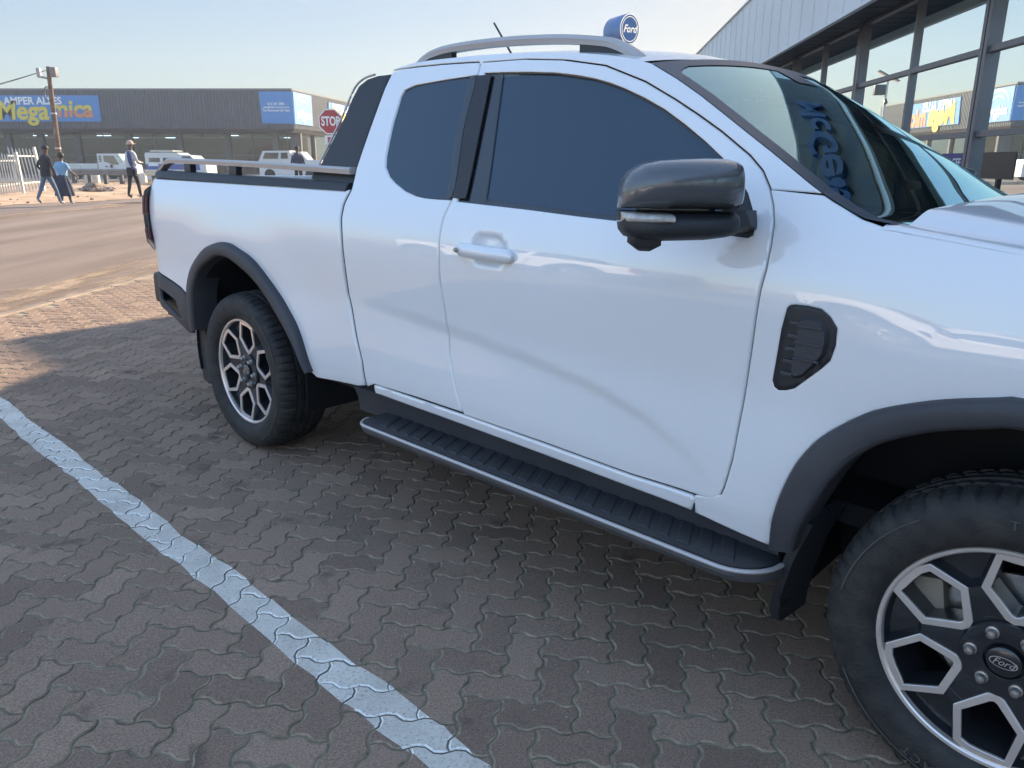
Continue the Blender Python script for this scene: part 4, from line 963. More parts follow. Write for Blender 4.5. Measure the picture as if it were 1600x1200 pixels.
def dbox(mb, u0, u1, v0, v1, z0, z1, m=0): return mb.add([dl_(u, v, z) for u in (u0, u1) for v in (v0, v1) for z in (z0, z1)], [(0,1,3,2),(4,6,7,5),(0,4,5,1),(2,3,7,6),(0,2,6,4),(1,5,7,3)], m)
UE = 34.
maj = [-15.5, -11.5, -7.5, -3.5, .5, 4.5, 8.43, 12.4, 16.3, 20.3, 24.3, 28.3, 32.3]
mb = MB()
for k, u in enumerate(maj[:-1]):
    u1 = maj[k+1]; mid = {8.43: 10.35, 12.4: 14.35}.get(u, (u+u1)/2)
    o = MB()
    for a in (u, ): dbox(o, a-.075, a-.012, -.07, .07, .1, 3.45); dbox(o, a+.012, a+.075, -.07, .07, .1, 3.45)
    dbox(o, mid-.028, mid+.028, -.045, .045, .1, 3.45)
    for z in (.30, 1.69, 2.50, 3.36):
        dbox(o, u+.0755, mid-.0285, -.042, .042, z-.03, z+.03); dbox(o, mid+.0285, u1-.0755, -.042, .042, z-.03, z+.03)
    dbuild(o, 'window_frame', M_alu, smooth=0)
    q = MB()
    for a, b in ((u+.0755, mid-.028), (mid+.028, u1-.0755)):
        for z0, z1 in ((.33, 1.66), (1.72, 2.47), (2.53, 3.33)):
            tl = random.gauss(0, .0007); q.add([dl_(a, 0, z0), dl_(b, 0, z0), dl_(b, tl, z1), dl_(a, tl, z1)], [(0, 1, 2, 3)])
    dbuild(q, 'window_pane', M_sg, smooth=0, fix=False)
mb = MB(); dbox(mb, -16, 33, -.2, .1, -1.2, .27); dbuild(mb, 'plinth', mat('plinth_dark', (.09, .09, .095), .7), smooth=0)
mb = MB(); dbox(mb, -16, 33, -.6, .0, 3.40, 3.60); dbuild(mb, 'wall_head', M_sof, smooth=0)
# fascia with standing seams
mb = MB(); zb, zt = 3.28, 4.69
dbox(mb, -17, UE, .66, .70, zb, zt)
for k in range(70):
    u = -16.6+k*.75
    if u > UE: break
    dbox(mb, u-.008, u+.008, .7005, .716, zb, zt)
dbox(mb, -17.02, UE+.02, .60, .74, zt+.001, zt+.03); dbox(mb, -17, UE, .655, .725, zb-.03, zb-.001)
dbuild(mb, 'fascia', M_fas, smooth=0)
mb = MB()
for k in range(170): 
    v0 = -.0+k*.0
n = 0
for k in range(120):
    u = -16.9+k*.425
    if u > UE-.43: break
    dbox(mb, u, u+.40, .0, .655, zb+.09, zb+.11)
    dbox(mb, u+.4005, u+.4245, .0, .655, zb+.105, zb+.125)
dbuild(mb, 'soffit', M_sof, smooth=0)
mb = MB(); dbox(mb, -17, UE, -9, .655, zt-.25, zt-.05); dbuild(mb, 'roof', mat('roof_sheet', (.30, .31, .32), .6), smooth=0)
# showroom interior: floor, back wall, ceiling, strip lights
mb = MB(); dbox(mb, -16, 33, -9, -.2, .18, .26); dbuild(mb, 'showroom_floor', mat('tile_floor', (.22, .22, .22), .25), smooth=0)
mb = MB(); dbox(mb, -16, 33, -9.2, -9, -.5, 4.4); dbuild(mb, 'back_wall', M_inr, smooth=0)
mb = MB(); dbox(mb, -16, 33, -8.9, -.62, 3.5, 3.58); dbuild(mb, 'ceiling', mat('ceiling_tile', (.18, .18, .18), .8), smooth=0)
M_tube = mat('tube_light', (.9, .95, 1), .5, emit=3.0, var=0)
for u in np.arange(3, 28, 3.0):
    for v in (-1.6, -4.2): mb = MB(); dbox(mb, u, u+1.2, v-.12, v+.12, 3.46, 3.499); dbuild(mb, 'ceiling_light', M_tube, smooth=0)
# letters on the fascia (seen mirrored in the windshield)
def dtext(t, u, z, v, sz, m, parent=None, nm='sign_letters', **k):
    mb = MB(); mb.text(t, lambda x, y, zz: dl_(u-x, v+zz, z+y), size=sz, **k); return dbuild(mb, nm, m, parent, smooth=0)
LETU, LETZ = 6.3, 4.02
mb = MB(); dbox(mb, 1.2, 9.6, .7165, .745, 3.36, 4.64); dbuild(mb, 'sign_panel', mat('sign_panel_dark', (.06, .062, .065), .5), smooth=0)
dtext('McGee', LETU, LETZ, .76, .82, mat('letter_blue', (.010, .045, .13), .3, var=.03), bold=.02, depth=.05)
# unseen block added behind the showroom, shaped to cast the shadow on the lot
qd = np.array([.776, -.63]); sdv = np.array([.63, .776])
def shade_block(name, q0, q1, s0, s1, z1, m):
    P = [qd*q+sdv*s for q, s in ((q0, s0), (q1, s0), (q1, s1), (q0, s1))]; mb = MB(); mb.prism([tuple(p) for p in P], -.5, z1, lambda a, b, h: (a, b, h)); return mb
TE = math.tan(SUN_EL)
mbh = shade_block('shade_part', -6.77, -5.07, 22, 25, (22-1.72)*TE, None)
mbh2 = shade_block('shade_part', -5.069, 22, 22.0, 40, (22+4.2)*TE, None)
mbh.add(mbh2.v, mbh2.f)
shade_block_o = mbh.build('shade_block_mesh', M_fas, smooth=0); tag(shade_block_o, 'unseen grey stepped block added behind the showroom to shade the lot', 'building')
shade_block_o.name = 'shadow_block'
# signs at the glass
def board(name, label, cat, pts_uvz, m, txts, stand=False):
    u0, u1, v, z0, z1 = pts_uvz; c = dl_((u0+u1)/2, v, z0); R = empty(name, label, cat, c); mi = Matrix.Translation(-Vector(c))
    mb = MB(); dbox(mb, u0, u1, v-.012, v, z0, z1); o = mb.build('board', m, R, smooth=0); o.matrix_parent_inverse = mi
    for t, z, sz, bo in txts:
        mb = MB(); mb.text(t, lambda x, y, zz: dl_((u0+u1)/2-x, v+.002+zz, z+y), size=sz, bold=bo, depth=.001); o = mb.build('lettering', M_white, R, smooth=0); o.matrix_parent_inverse = mi
    if stand:
        mb = MB(); um = (u0+u1)/2; g0 = -.0208*c[0]; dbox(mb, um-.02, um+.02, v-.05, v-.013, g0+.03, z0+.15); dbox(mb, um-.20, um+.20, v-.2, v+.15, g0, g0+.03); o = mb.build('stand', M_black, R, smooth=0); o.matrix_parent_inverse = mi
    return R
def uz(px, py, v=0):
    d = Mc @ cray(px, py); r = d[0]/d[1]; # x = 4+.0981u-.9952v ; y=.9952u+.0981v
    u = (4-.9952*v-r*.0981*v)/(.9952*r-.0981); y = .9952*u+.0981*v; return u, CZ+d[2]*y/d[1]
a = uz(1472, 240, .05); b = uz(1506, 280, .05)
R = board('customer_sign', 'small blue customer parking board with white lettering in front of the showroom window', 'sign', (b[0], a[0], .05, b[1]-.05, a[1]), mat('sign_navy', (.012, .02, .16), .4, var=.05), [('McGEE', a[1]-.10, .12, .002), ('CUSTOMER', a[1]-.27, .095, .003)])
a = uz(1537, 238, .35); b = uz(1581, 281, .35)
board('display_board', 'plain black display board on a thin stand in front of the showroom glass', 'sign stand', (b[0], a[0], .35, b[1], a[1]), mat('board_black', (.02, .021, .025), .35), [], stand=True)

# ================================================================== SHOP ACROSS THE ROADS
SY = 75.
def wp(px, py, y=SY): p = wat(px, py, y); return float(p[0]), float(p[2])
shop = empty('hardware_store', 'long dark grey hardware store with blue signboards and glass shopfront across the roads', 'store', (wp(455, 141)[0], SY, .2))
SI = Matrix.Translation(-Vector(shop.location))
def sb(mb, name, m, parent=None, **k):
    o = mb.build(name, m, None, **k); o.parent = parent or shop
    if parent is None: o.matrix_parent_inverse = SI
    return o
M_clad = mat('cladding_charcoal', (.026, .040, .058), .5, var=.1, scale=.6)
M_sblue = mat('sign_blue', (.02, .19, .46), .45, var=.06, scale=.8)
M_yel = mat('sign_yellow', (.62, .46, .03), .5, var=.05); M_org = mat('sign_orange', (.60, .18, .06), .5, var=.05)
XC, ZT = wp(455, 141); _, ZB = wp(200, 207); X0 = -75.
def corr(mb, p0, p1, z0, z1, out, step=.30, amp=.045, m=0, z0b=None):
    p0 = np.array(p0, float); p1 = np.array(p1, float); L = np.linalg.norm(p1-p0); n = int(L/step); d = (p1-p0)/L; o = np.array(out, float)
    prof = [(0, 0), (.30, 0), (.38, 1), (.80, 1), (.88, 0)]; P = []
    for k in range(n):
        for t, a in prof: P.append(p0+d*(k+t)*step+o*a*amp)
    P.append(p1); v = [(p[0], p[1], z0) for p in P]+[(p[0], p[1], z1) for p in P]; q = len(P)
    return mb.add(v, [(i, i+1, q+i+1, q+i) for i in range(q-1)], m)
mb = MB(); corr(mb, (X0, SY), (XC, SY), ZB+.35, ZT, (0, -1)); corr(mb, (XC, SY), (XC+3.5, SY+30), ZB+.35, ZT, (.99, -.11))
mb.add([(X0, SY, ZB+.35), (XC, SY, ZB+.35), (XC-.3, SY+.55, ZB), (X0, SY+.55, ZB)], [(0, 1, 2, 3)]); mb.add([(XC, SY, ZB+.35), (XC+3.5, SY+30, ZB+.35), (XC+3.0, SY+30, ZB), (XC-.3, SY+.55, ZB)], [(0, 1, 2, 3)])
mb.add([(X0, SY+.55, ZB), (XC-.3, SY+.55, ZB), (XC-.5, SY+4, ZB-.01), (X0, SY+4, ZB-.01)], [(0, 1, 2, 3)])
mb.add([(XC-.3, SY+.55, ZB), (XC+3.0, SY+30, ZB), (XC-.5, SY+30, ZB-.01), (XC-.5, SY+4, ZB-.01)], [(0, 1, 2, 3)])
sb(mb, 'fascia', M_clad, smooth=0)
mb = MB(); mb.box((X0, SY-.06, ZT), (XC+.03, SY+.2, ZT+.16)); mb.add([(XC+.06, SY-.1, ZT), (XC+3.6, SY+30, ZT), (XC+3.6, SY+30, ZT+.16), (XC+.06, SY-.1, ZT+.16), (XC-.2, SY, ZT), (XC+3.2, SY+30, ZT), (XC+3.2, SY+30, ZT+.16), (XC-.2, SY, ZT+.16)], [(0,1,2,3),(4,5,6,7),(3,2,6,7)])
sb(mb, 'roof_flashing', mat('flashing', (.10, .11, .12), .4), smooth=0)
mb = MB(); mb.prism([(X0, SY+.3), (XC-.1, SY+.3), (XC+3.2, SY+30), (X0, SY+30)], ZT-.1, ZT-.02, lambda a, b, h: (a, b, h)); sb(mb, 'roof', mat('roof_grey', (.25, .26, .27), .6), smooth=0)
# glass front: posts, panes, interior
GY = SY+2.2; zg0 = .0
post_px = [18, 68, 125, 205, 283, 358, 433]
M_post = mat('shop_post', (.035, .04, .048), .5)
pxs = [-300, -220, -150, -90, -40]+post_px+[468]
xs_ = [wp(p, 240, GY)[0] for p in pxs]
M_shopg = glass('shop_glass', (.20, .30, .40), 1.42, add=.0, gcol=(.75, .88, 1))
for a, x in zip(pxs, xs_):
    mb = MB(); mb.box((x-.28, GY-.2, -.5), (x+.28, GY+.25, ZB-.012)); sb(mb, 'post', M_post, smooth=0)
for k in range(len(xs_)-1):
    a, b = xs_[k]+.285, xs_[k+1]-.285; mb = MB(); mb.add([(a, GY, .3), (b, GY, .3), (b, GY, ZB-.02), (a, GY, ZB-.02)], [(0, 1, 2, 3)]); pn = sb(mb, 'window', M_shopg, smooth=0, fix=False)
    mb = MB(); mb.box(((a+b)/2-.04, GY-.03, .3), ((a+b)/2+.04, GY+.03, ZB-.02)); mb.box((a, GY-.028, 1.95), ((a+b)/2-.041, GY+.028, 2.02)); mb.box(((a+b)/2+.041, GY-.028, 1.95), (b, GY+.028, 2.02)); mb.box((a, GY-.04, -.5), (b, GY+.04, .30)); 
    sb(mb, 'mullion', M_post, smooth=0)
side_n = 5
for k in range(side_n+1):
    y = GY+.0+k*5.2; x = XC-2.2+(y-SY)*.117+1.2
    mb = MB(); mb.box((x-.22, y-.25, -.5), (x+.22, y+.25, ZB-.012)); sb(mb, 'post', M_post, smooth=0)
    if k < side_n:
        x2 = x+5.2*.117; mb = MB(); mb.add([(x, y+.26, .2), (x2, y+4.94, .2), (x2, y+4.94, ZB-.02), (x, y+.26, ZB-.02)], [(0, 1, 2, 3)]); sb(mb, 'window', M_shopg, smooth=0, fix=False)
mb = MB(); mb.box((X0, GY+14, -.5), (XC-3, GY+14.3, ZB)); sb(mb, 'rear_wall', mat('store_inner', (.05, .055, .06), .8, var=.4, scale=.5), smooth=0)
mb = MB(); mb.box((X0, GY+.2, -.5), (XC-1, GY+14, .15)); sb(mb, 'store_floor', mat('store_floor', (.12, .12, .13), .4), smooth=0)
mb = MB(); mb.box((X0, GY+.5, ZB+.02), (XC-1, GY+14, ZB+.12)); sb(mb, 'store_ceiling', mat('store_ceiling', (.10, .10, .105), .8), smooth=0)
M_tl = mat('shop_tube', (1, 1, .95), .5, emit=2.2, var=0)
k = 0
for y in (GY+1.2, GY+4.5, GY+8.5):
    for x in np.arange(-62, XC-2, 3.1 if y < GY+4 else 4.2):
        if random.random() < .42: mb = MB(); mb.box((x, y-.10, ZB-.20), (x+1.3, y+.10, ZB-.14)); sb(mb, 'tube_light', M_tl, smooth=0)
# shelves and stock
for x in np.arange(-60, XC-4, 2.6):
    mb = MB(); h = random.uniform(.9, 1.9); c = random.choice([(.35, .30, .12), (.12, .22, .35), (.35, .12, .08), (.3, .3, .3), (.10, .12, .16), (.42, .40, .34)])
    mb.box((x, GY+3, .15), (x+random.uniform(1.2, 2.3), GY+4, .15+h)); sb(mb, 'shelf_stock', mat('stock', c, .6, var=.5, scale=3), smooth=0)
# signboards
def fsign(poly_px, y):
    P = [wp(a, b, y) for a, b in poly_px]; mb = MB(); n = len(P)
    xs2 = np.arange(min(p[0] for p in P), max(p[0] for p in P), .1)
    mb.prism(P, y-.02, y+.04, lambda a, b, h: (a, h, b))
    x0 = min(p[0] for p in P); x1 = max(p[0] for p in P); arr = np.array(P)
    for x in np.arange(x0+.15, x1-.1, .30):
        zz = []
        for i in range(n):
            a, b = P[i], P[(i+1) % n]
            if (a[0]-x)*(b[0]-x) < 0: zz.append(a[1]+(b[1]-a[1])*(x-a[0])/(b[0]-a[0]))
        if len(zz) == 2: mb.box((x-.05, y-.045, min(zz)+.02), (x+.05, y-.0205, max(zz)-.02))
    return mb
def ftext(t, px0, px1, py, y, shear=0, bold=0, stretch=1., asc=None):
    xa, z = wp(px0, py, y); xb, _ = wp(px1, py, y); v, f = text_mesh(t, size=1, shear=shear, bold=bold); v = np.array(v); wd_ = v[:, 0].max()-v[:, 0].min(); k = (xb-xa)/wd_
    cx = (v[:, 0].max()+v[:, 0].min())/2
    return [((q[0]-cx)*k+(xa+xb)/2, y, q[1]*k*stretch+z) for q in v], f
sg = sb(fsign([(-70, 149), (153, 149), (158.5, 190), (-75, 190)], SY-.12), 'signboard', M_sblue, smooth=0)
YL = SY-.19
mb = MB(); v, f = ftext('AMPER ALLES', 5, 96, 158, YL, bold=.03, stretch=1.0); mb.add(v, f); sb(mb, 'sign_letters', M_white, smooth=0)
mb = MB(); v, f = ftext('Mega', -4, 76, 174, YL, shear=.12, bold=.028, stretch=1.0); mb.add(v, f); sb(mb, 'sign_letters', M_yel, smooth=0)
def twotone(parts, t, a, b, py, y, **k):
    v, f = ftext(t, a, b, py, y, **k); zm = sorted(q[2] for q in v)[0]; zs = [q[2] for q in v]
    me = bpy.data.meshes.new('t'); me.from_pydata(v, [], f); bm = bmesh.new(); bm.from_mesh(me); zc = wp(100, 172.5, y)[1]
    bmesh.ops.bisect_plane(bm, geom=bm.verts[:]+bm.edges[:]+bm.faces[:], plane_co=(0, 0, zc), plane_no=(0, 0, 1)); 
    bm.verts.index_update(); mb = MB(); vv = [tuple(q.co) for q in bm.verts]
    up = [tuple(x.index for x in q.verts) for q in bm.faces if q.calc_center_median().z > zc]; lo = [tuple(x.index for x in q.verts) for q in bm.faces if q.calc_center_median().z <= zc]
    mb.add(vv, up, 0); b0 = len(mb.v); mb.f += lo; mb.m += [1]*len(lo); bm.free(); return mb
mb = twotone(None, 'mica', 79, 145, 171, YL, shear=.12, bold=.03); sb(mb, 'sign_letters', [M_yel, M_org], smooth=0, fix=False)
sb(fsign([(404, 143), (455.5, 143), (461, 193.5), (410, 192.5)], SY-.12), 'signboard', M_sblue, smooth=0)
for t, a, b, py in (('011 394 2900', 418, 444, 162.5), ('management@hardware.co.za', 411, 452, 167.5), ('The Designated Lift Team', 411, 452, 172.5)): pass
for t, a, b, py in (('013 241 2900', 418, 444, 162.5), ('sales@midtowncentre.co.za', 411, 452, 167.5), ('The Designated Lift Team', 410, 453, 172.5)):
    mb = MB(); v, f = ftext(t, a, b, py, YL, bold=.02, stretch=1.15); mb.add(v, f); sb(mb, 'sign_letters', M_white, smooth=0)
# side face signs (facing the showroom)
sdir = np.array([3.5, 30.])/np.hypot(3.5, 30); sn = np.array([sdir[1], -sdir[0]])
def sp(t, z, o): p = np.array([XC, SY])+sdir*t+sn*o; return (p[0], p[1], z)
def sside(t0, t1, z0, z1, sl=0):
    mb = MB(); mb.add([sp(t0, z1, .06), sp(t1, z1, .06), sp(t1+sl, z0, .06), sp(t0-sl, z0, .06), sp(t0, z1, .14), sp(t1, z1, .14), sp(t1+sl, z0, .14), sp(t0-sl, z0, .14)], [(0,1,2,3),(4,5,6,7),(0,1,5,4),(1,2,6,5),(2,3,7,6),(3,0,4,7)]); return mb
H = ZT-ZB
sb(sside(.05, 4.6, ZB+.75, ZT-.12), 'signboard', mat('sign_light_blue', (.08, .24, .52), .45, var=.08), smooth=0)
mb = MB(); 
def arc(cx, cz, r, a0, a1, th): 
    n = 20; v = []; 
    for k in range(n+1):
        a = a0+(a1-a0)*k/n; tt = th*math.sin(PI*k/n)+.02; v += [sp(cx+r*math.cos(a), cz+(r)*math.sin(a)*.8, .16), sp(cx+(r-tt)*math.cos(a), cz+(r-tt)*math.sin(a)*.8, .16)]
    mb.add(v, [(2*k, 2*k+1, 2*k+3, 2*k+2) for k in range(n)])
zc = ZB+.60*H; arc(2.4, zc-.2, 1.9, .1, PI-.1, .35); arc(2.4, zc-.25, 1.3, .1, PI-.3, .22)
sb(mb, 'emblem', mat('emblem_cyan', (.25, .55, .62), .5), smooth=0)
mb = MB(); v, f = text_mesh('midtown', size=1.15, bold=.03); mb.add([sp(2.4+q[0]*.85, zc-.55+q[1], .17) for q in v], f); mb.add([sp(1.9, zc-1.0, .165), sp(2.9, zc-1.0, .165), sp(2.4, zc-1.4, .165)], [(0, 1, 2)]); sb(mb, 'sign_letters', M_white, smooth=0)
t0, t1 = 9.5, 22.
sb(sside(t0, t1, ZB+.22*H, ZB+.90*H, .3), 'signboard', M_sblue, smooth=0)
def stext(t, ta, tb, z, m, **k):
    v, f = text_mesh(t, size=1, **k); v = np.array(v); cx = (v[:, 0].max()+v[:, 0].min())/2; s_ = (tb-ta)/(v[:, 0].max()-v[:, 0].min()); mb = MB(); mb.add([sp((q[0]-cx)*s_+(ta+tb)/2, z+q[1]*s_*1.0, .18) for q in v], f); return sb(mb, 'sign_letters', m, smooth=0)
stext('AMPER ALLES', t0+.7, t0+8.2, ZB+.75*H, M_white, bold=.03); stext('Mega', t0+.6, t0+6.6, ZB+.50*H, M_yel, shear=.12, bold=.05); stext('mica', t0+7.0, t0+11.8, ZB+.48*H, M_org, shear=.12, bold=.05)

# ================================================================== SMALL THINGS ACROSS THE ROAD
def figure(name, label, pos, rz, h, joints, edges, radii, mats, cut=None, subs=2):
    """one continuous skinned body; joints in a 1.75 m frame"""
    me = bpy.data.meshes.new(name); k = h/1.75; me.from_pydata([tuple(c*k for c in j) for j in joints], edges, [])
    o = bpy.data.objects.new(name, me); col.objects.link(o)
    md = o.modifiers.new('skin', 'SKIN'); sk = me.skin_vertices[0].data
    for i, r in enumerate(radii): sk[i].radius = ((r[0] if isinstance(r, tuple) else r)*k, (r[1] if isinstance(r, tuple) else r)*k)
    sk[0].use_root = True; md.use_smooth_shade = True
    o.modifiers.new('sub', 'SUBSURF').levels = subs; o.modifiers['sub'].render_levels = subs
    bpy.context.view_layer.update()
    m2 = bpy.data.meshes.new_from_object(o.evaluated_get(bpy.context.evaluated_depsgraph_get())); o.modifiers.clear(); o.data = m2; bpy.data.meshes.remove(me)
    for m in (mats if isinstance(mats, list) else [mats]): m2.materials.append(m)
    if cut:
        for p in m2.polygons: p.material_index = cut(p.center/k)
    m2.shade_smooth(); return o
M_skin = mat('skin_dark', (.075, .042, .028), .55); M_hair = mat('hair_black', (.010, .009, .009), .7); M_navy = mat('navy_cloth', (.018, .026, .055), .85, var=.25, scale=9)
M_dark = mat('dark_cloth', (.014, .015, .021), .9, var=.25, scale=9); M_jean = mat('jeans', (.09, .13, .19), .85, var=.25, scale=12); M_lblue = mat('light_blue_cloth', (.20, .34, .48), .85, var=.15, scale=10)
M_cream = mat('cream_cloth', (.50, .49, .47), .85, var=.15, scale=8); M_shoe = mat('shoe_grey', (.30, .30, .31), .6, var=.4, scale=20); M_bag = mat('bag_grey', (.10, .11, .125), .6, var=.3, scale=14); M_cap = mat('cap_beige', (.50, .33, .24), .8); M_shoeb = mat('shoe_black', (.012, .012, .013), .5); M_shoew = mat('shoe_white', (.6, .6, .6), .6); M_trs = mat('trouser_black', (.012, .013, .02), .85, var=.2); M_sweat = mat('jumper_blue', (.035, .055, .14), .85, var=.2)
def body_spec(lf=(.0, 0), rf=(.0, 0), la=None, ra=None, lean=0.0, hip=.93, bulk=1., kneeL=None, kneeR=None, head=(0, 0)):
    """x = right, y = forward; returns joints, edges, radii (standing 1.75)"""
    J = []; R = []; E = []
    def add(p, r, par=None):
        J.append(p); R.append(r); 
        if par is not None: E.append((par, len(J)-1))
        return len(J)-1
    L = lambda z: lean*(z-hip)
    pel = add((0, 0, hip), (.145*bulk, .105*bulk)); w_ = add((0, L(1.08), 1.08), (.135*bulk, .10*bulk), pel); ch = add((0, L(1.28), 1.28), (.155*bulk, .11*bulk), w_); nk = add((0, L(1.46)+.01, 1.46), .058, ch)
    hb = add((head[0]*.5, L(1.55)+.02+head[1]*.5, 1.55), .062, nk); hd = add((head[0], L(1.63)+.03+head[1], 1.64), (.078, .092), hb); add((head[0], L(1.7)+.025+head[1], 1.71), .060, hd)
    for s, ft, kn in ((-1, lf, kneeL), (1, rf, kneeR)):
        hp_ = add((s*.085, 0, hip-.06), .088*bulk, pel); kx = kn or (s*.09, (ft[0])*.5+.03, .49+ft[1]*.5)
        k_ = add(kx, .060*bulk, hp_); an = add((s*.09, ft[0], .09+ft[1]), .040, k_); to = add((s*.10, ft[0]+.13, .045+ft[1]*.35), (.045, .03), an)
        J[to] = (s*.10, ft[0]+.13, .045+ft[1]*(.35 if ft[1] > 0 else 1))
    for s, a in ((-1, la), (1, ra)):
        a = a or ((s*.24, L(1.1)+.02, 1.13), (s*.25, L(1.0)+.08, .90))
        sh_ = add((s*.17*bulk, L(1.38), 1.39), .060*bulk, ch); el = add(a[0], .043, sh_); wr = add(a[1], .030, el)
        d = Vector(a[1])-Vector(a[0]); d.normalize(); add(tuple(Vector(a[1])+d*.09), (.036, .018), wr)
    return J, E, R
def hair(parent, c, r, m, name='hair', sx=1.05, low=.2, k=1.):
    mb = MB(); rings = []
    for t in np.linspace(0, 1, 9):
        a = -low*PI/2+t*(PI/2+low*PI/2); rr = math.cos(a)*r if t < 1 else .004
        rings.append([(c[0]+rr*sx*math.cos(b), c[1]+rr*1.12*math.sin(b), c[2]+r*1.05*math.sin(a)) for b in np.linspace(0, 2*PI, 16, endpoint=False)])
    mb.loft(rings); return mb.build(name, m, parent, smooth=60)
def garment(parent, name, m, rings, n=22, fold=.0, fn=7):
    mb = MB(); R = []
    for (x, y, z, a, b) in rings:
        R.append([(x+(a+fold*math.sin(fn*t)*(1 if z < .8 else .2))*math.cos(t), y+(b+fold*math.sin(fn*t)*(1 if z < .8 else .2))*math.sin(t), z) for t in np.linspace(0, 2*PI, n, endpoint=False)])
    mb.loft(R); return mb.build(name, m, parent, smooth=60)
def place_person(px, py_feet, y, rz, label, build_fn, h):
    p = wat(px, py_feet, y); z = p[2]; o = build_fn(h); o.location = (p[0], y, z); o.rotation_euler = (0, 0, rz); tag(o, label, 'person', 'people walking along the far side of the road'); return o
def P_man(h):
    J, E, R = body_spec(lf=(-.34, .10), rf=(.26, 0), la=((-.24, -.08, 1.14), (-.22, .06, .98)), ra=((.25, .03, 1.12), (.26, .12, .93)), lean=.10, bulk=1.06)
    o = figure('person', None, None, 0, h, J, E, R, [M_skin, M_dark, M_jean, M_shoe], cut=lambda c: 3 if c.z < (.10 if c.y > 0 else .21) else 2 if c.z < .90 else (1 if c.z < 1.47 and not (c.z < .96 and abs(c.x) > .22) else 0)); k = h/1.75
    garment(o, 'jacket', M_dark, [(0, 0, .84*k, .185*k, .14*k), (0, .01, .95*k, .19*k, .145*k), (0, .02, 1.1*k, .18*k, .14*k), (0, .035, 1.3*k, .21*k, .145*k), (0, .045, 1.4*k, .19*k, .12*k), (0, .05, 1.46*k, .09*k, .085*k), (0, .055, 1.49*k, .065*k, .065*k)], fold=.006)
    hair(o, (0, .095*k, 1.665*k), .092*k, M_hair); return o
def P_woman(h):
    J, E, R = body_spec(lf=(-.05, 0), rf=(.16, 0), la=((-.26, -.02, 1.13), (-.20, .12, 1.02)), ra=((.30, .08, 1.14), (.42, .22, .96)), lean=.12, bulk=1.15)
    o = figure('person', None, None, 0, h, J, E, R, [M_skin, M_lblue, M_jean, M_shoe], cut=lambda c: 3 if c.z < .08 else 2 if c.z < .3 else (1 if .9 < c.z < 1.46 and abs(c.x) < .31 else 0)); k = h/1.75
    garment(o, 'blouse', M_lblue, [(0, .0, .93*k, .205*k, .165*k), (0, .01, 1.04*k, .20*k, .16*k), (0, .03, 1.25*k, .225*k, .155*k), (0, .045, 1.38*k, .20*k, .13*k), (0, .055, 1.46*k, .085*k, .08*k)], fold=.006)
    garment(o, 'skirt', M_navy, [(.02, .02, .30*k, .335*k, .26*k), (.015, .015, .45*k, .315*k, .25*k), (.01, .01, .65*k, .275*k, .225*k), (0, 0, .85*k, .235*k, .20*k), (0, 0, .98*k, .205*k, .165*k), (0, .0, 1.02*k, .19*k, .15*k)], fold=.016, fn=9, n=60)
    hair(o, (0, .105*k, 1.665*k), .105*k, M_hair, low=.5); mb = MB(); mb.bbox((-.37*k, -.16*k, .88*k), (-.21*k, .10*k, 1.16*k), .05); mb.tube([(-.29*k, .0, 1.15*k), (-.22*k, .02, 1.40*k), (-.17*k, .05, 1.43*k), (-.25*k, .08, 1.14*k)], .012, n=6); mb.build('handbag', M_bag, o, smooth=50); return o
def P_walk(h):
    J, E, R = body_spec(lf=(-.16, .05), rf=(.14, 0), la=((-.23, .02, 1.14), (-.18, .18, 1.05)), ra=((.26, .03, 1.14), (.20, .22, 1.10)), lean=.03, bulk=1.0)
    o = figure('person', None, None, 0, h, J, E, R, [M_skin, M_cream, M_trs, M_shoeb, M_shoew], cut=lambda c: (4 if c.y > .05 else 3) if c.z < .09 else 2 if c.z < .93 else (1 if c.z < 1.46 and c.y < .20 else 0)); k = h/1.75
    garment(o, 'jacket', M_cream, [(0, 0, .95*k, .17*k, .13*k), (0, .0, 1.1*k, .175*k, .135*k), (0, .01, 1.28*k, .20*k, .14*k), (0, .015, 1.39*k, .185*k, .12*k), (0, .02, 1.46*k, .085*k, .08*k)], fold=.006)
    garment(o, 'trousers', M_trs, [(0, 0, .70*k, .16*k, .135*k), (0, 0, .85*k, .175*k, .14*k), (0, 0, .97*k, .165*k, .13*k)])
    mb = MB(); mb.loft([[(x*k, (y-.012)*k, z*k), (x*k+.075*k, (y+.02)*k, z*k-.01), (x*k+.07*k, (y+.075)*k, z*k), (x*k-.01, (y+.05)*k, z*k)] for x, y, z in ((.08, -.14, 1.45), (.10, -.17, 1.30), (.14, -.18, 1.12), (.20, -.16, .98), (.21, -.12, .90))]); mb.build('jumper', M_sweat, o, smooth=60)
    c = hair(o, (0, .05*k, 1.665*k), .100*k, M_cap, name='cap', low=.15); mb = MB(); mb.bbox((-.06*k, .13*k, 1.66*k), (.06*k, .22*k, 1.675*k), .006); mb.build('cap_peak', M_cap, c); return o
def P_far(h):
    J, E, R = body_spec(lf=(.0, 0), rf=(.05, 0)); o = figure('person', None, None, 0, h, J, E, R, [M_skin, M_navy, M_trs, M_shoeb], cut=lambda c: 3 if c.z < .09 else 2 if c.z < .93 else (1 if c.z < 1.46 else 0)); k = h/1.75
    garment(o, 'shirt', M_navy, [(0, 0, .88*k, .18*k, .13*k), (0, .0, 1.1*k, .18*k, .135*k), (0, .01, 1.28*k, .215*k, .14*k), (0, .015, 1.39*k, .20*k, .12*k), (0, .02, 1.46*k, .085*k, .08*k)]); hair(o, (0, .03*k, 1.665*k), .092*k, M_hair); return o
place_person(80, 320.5, 24.3, math.radians(-25), 'person in a dark jacket and blue jeans striding left of the long navy skirt', P_man, 1.77)
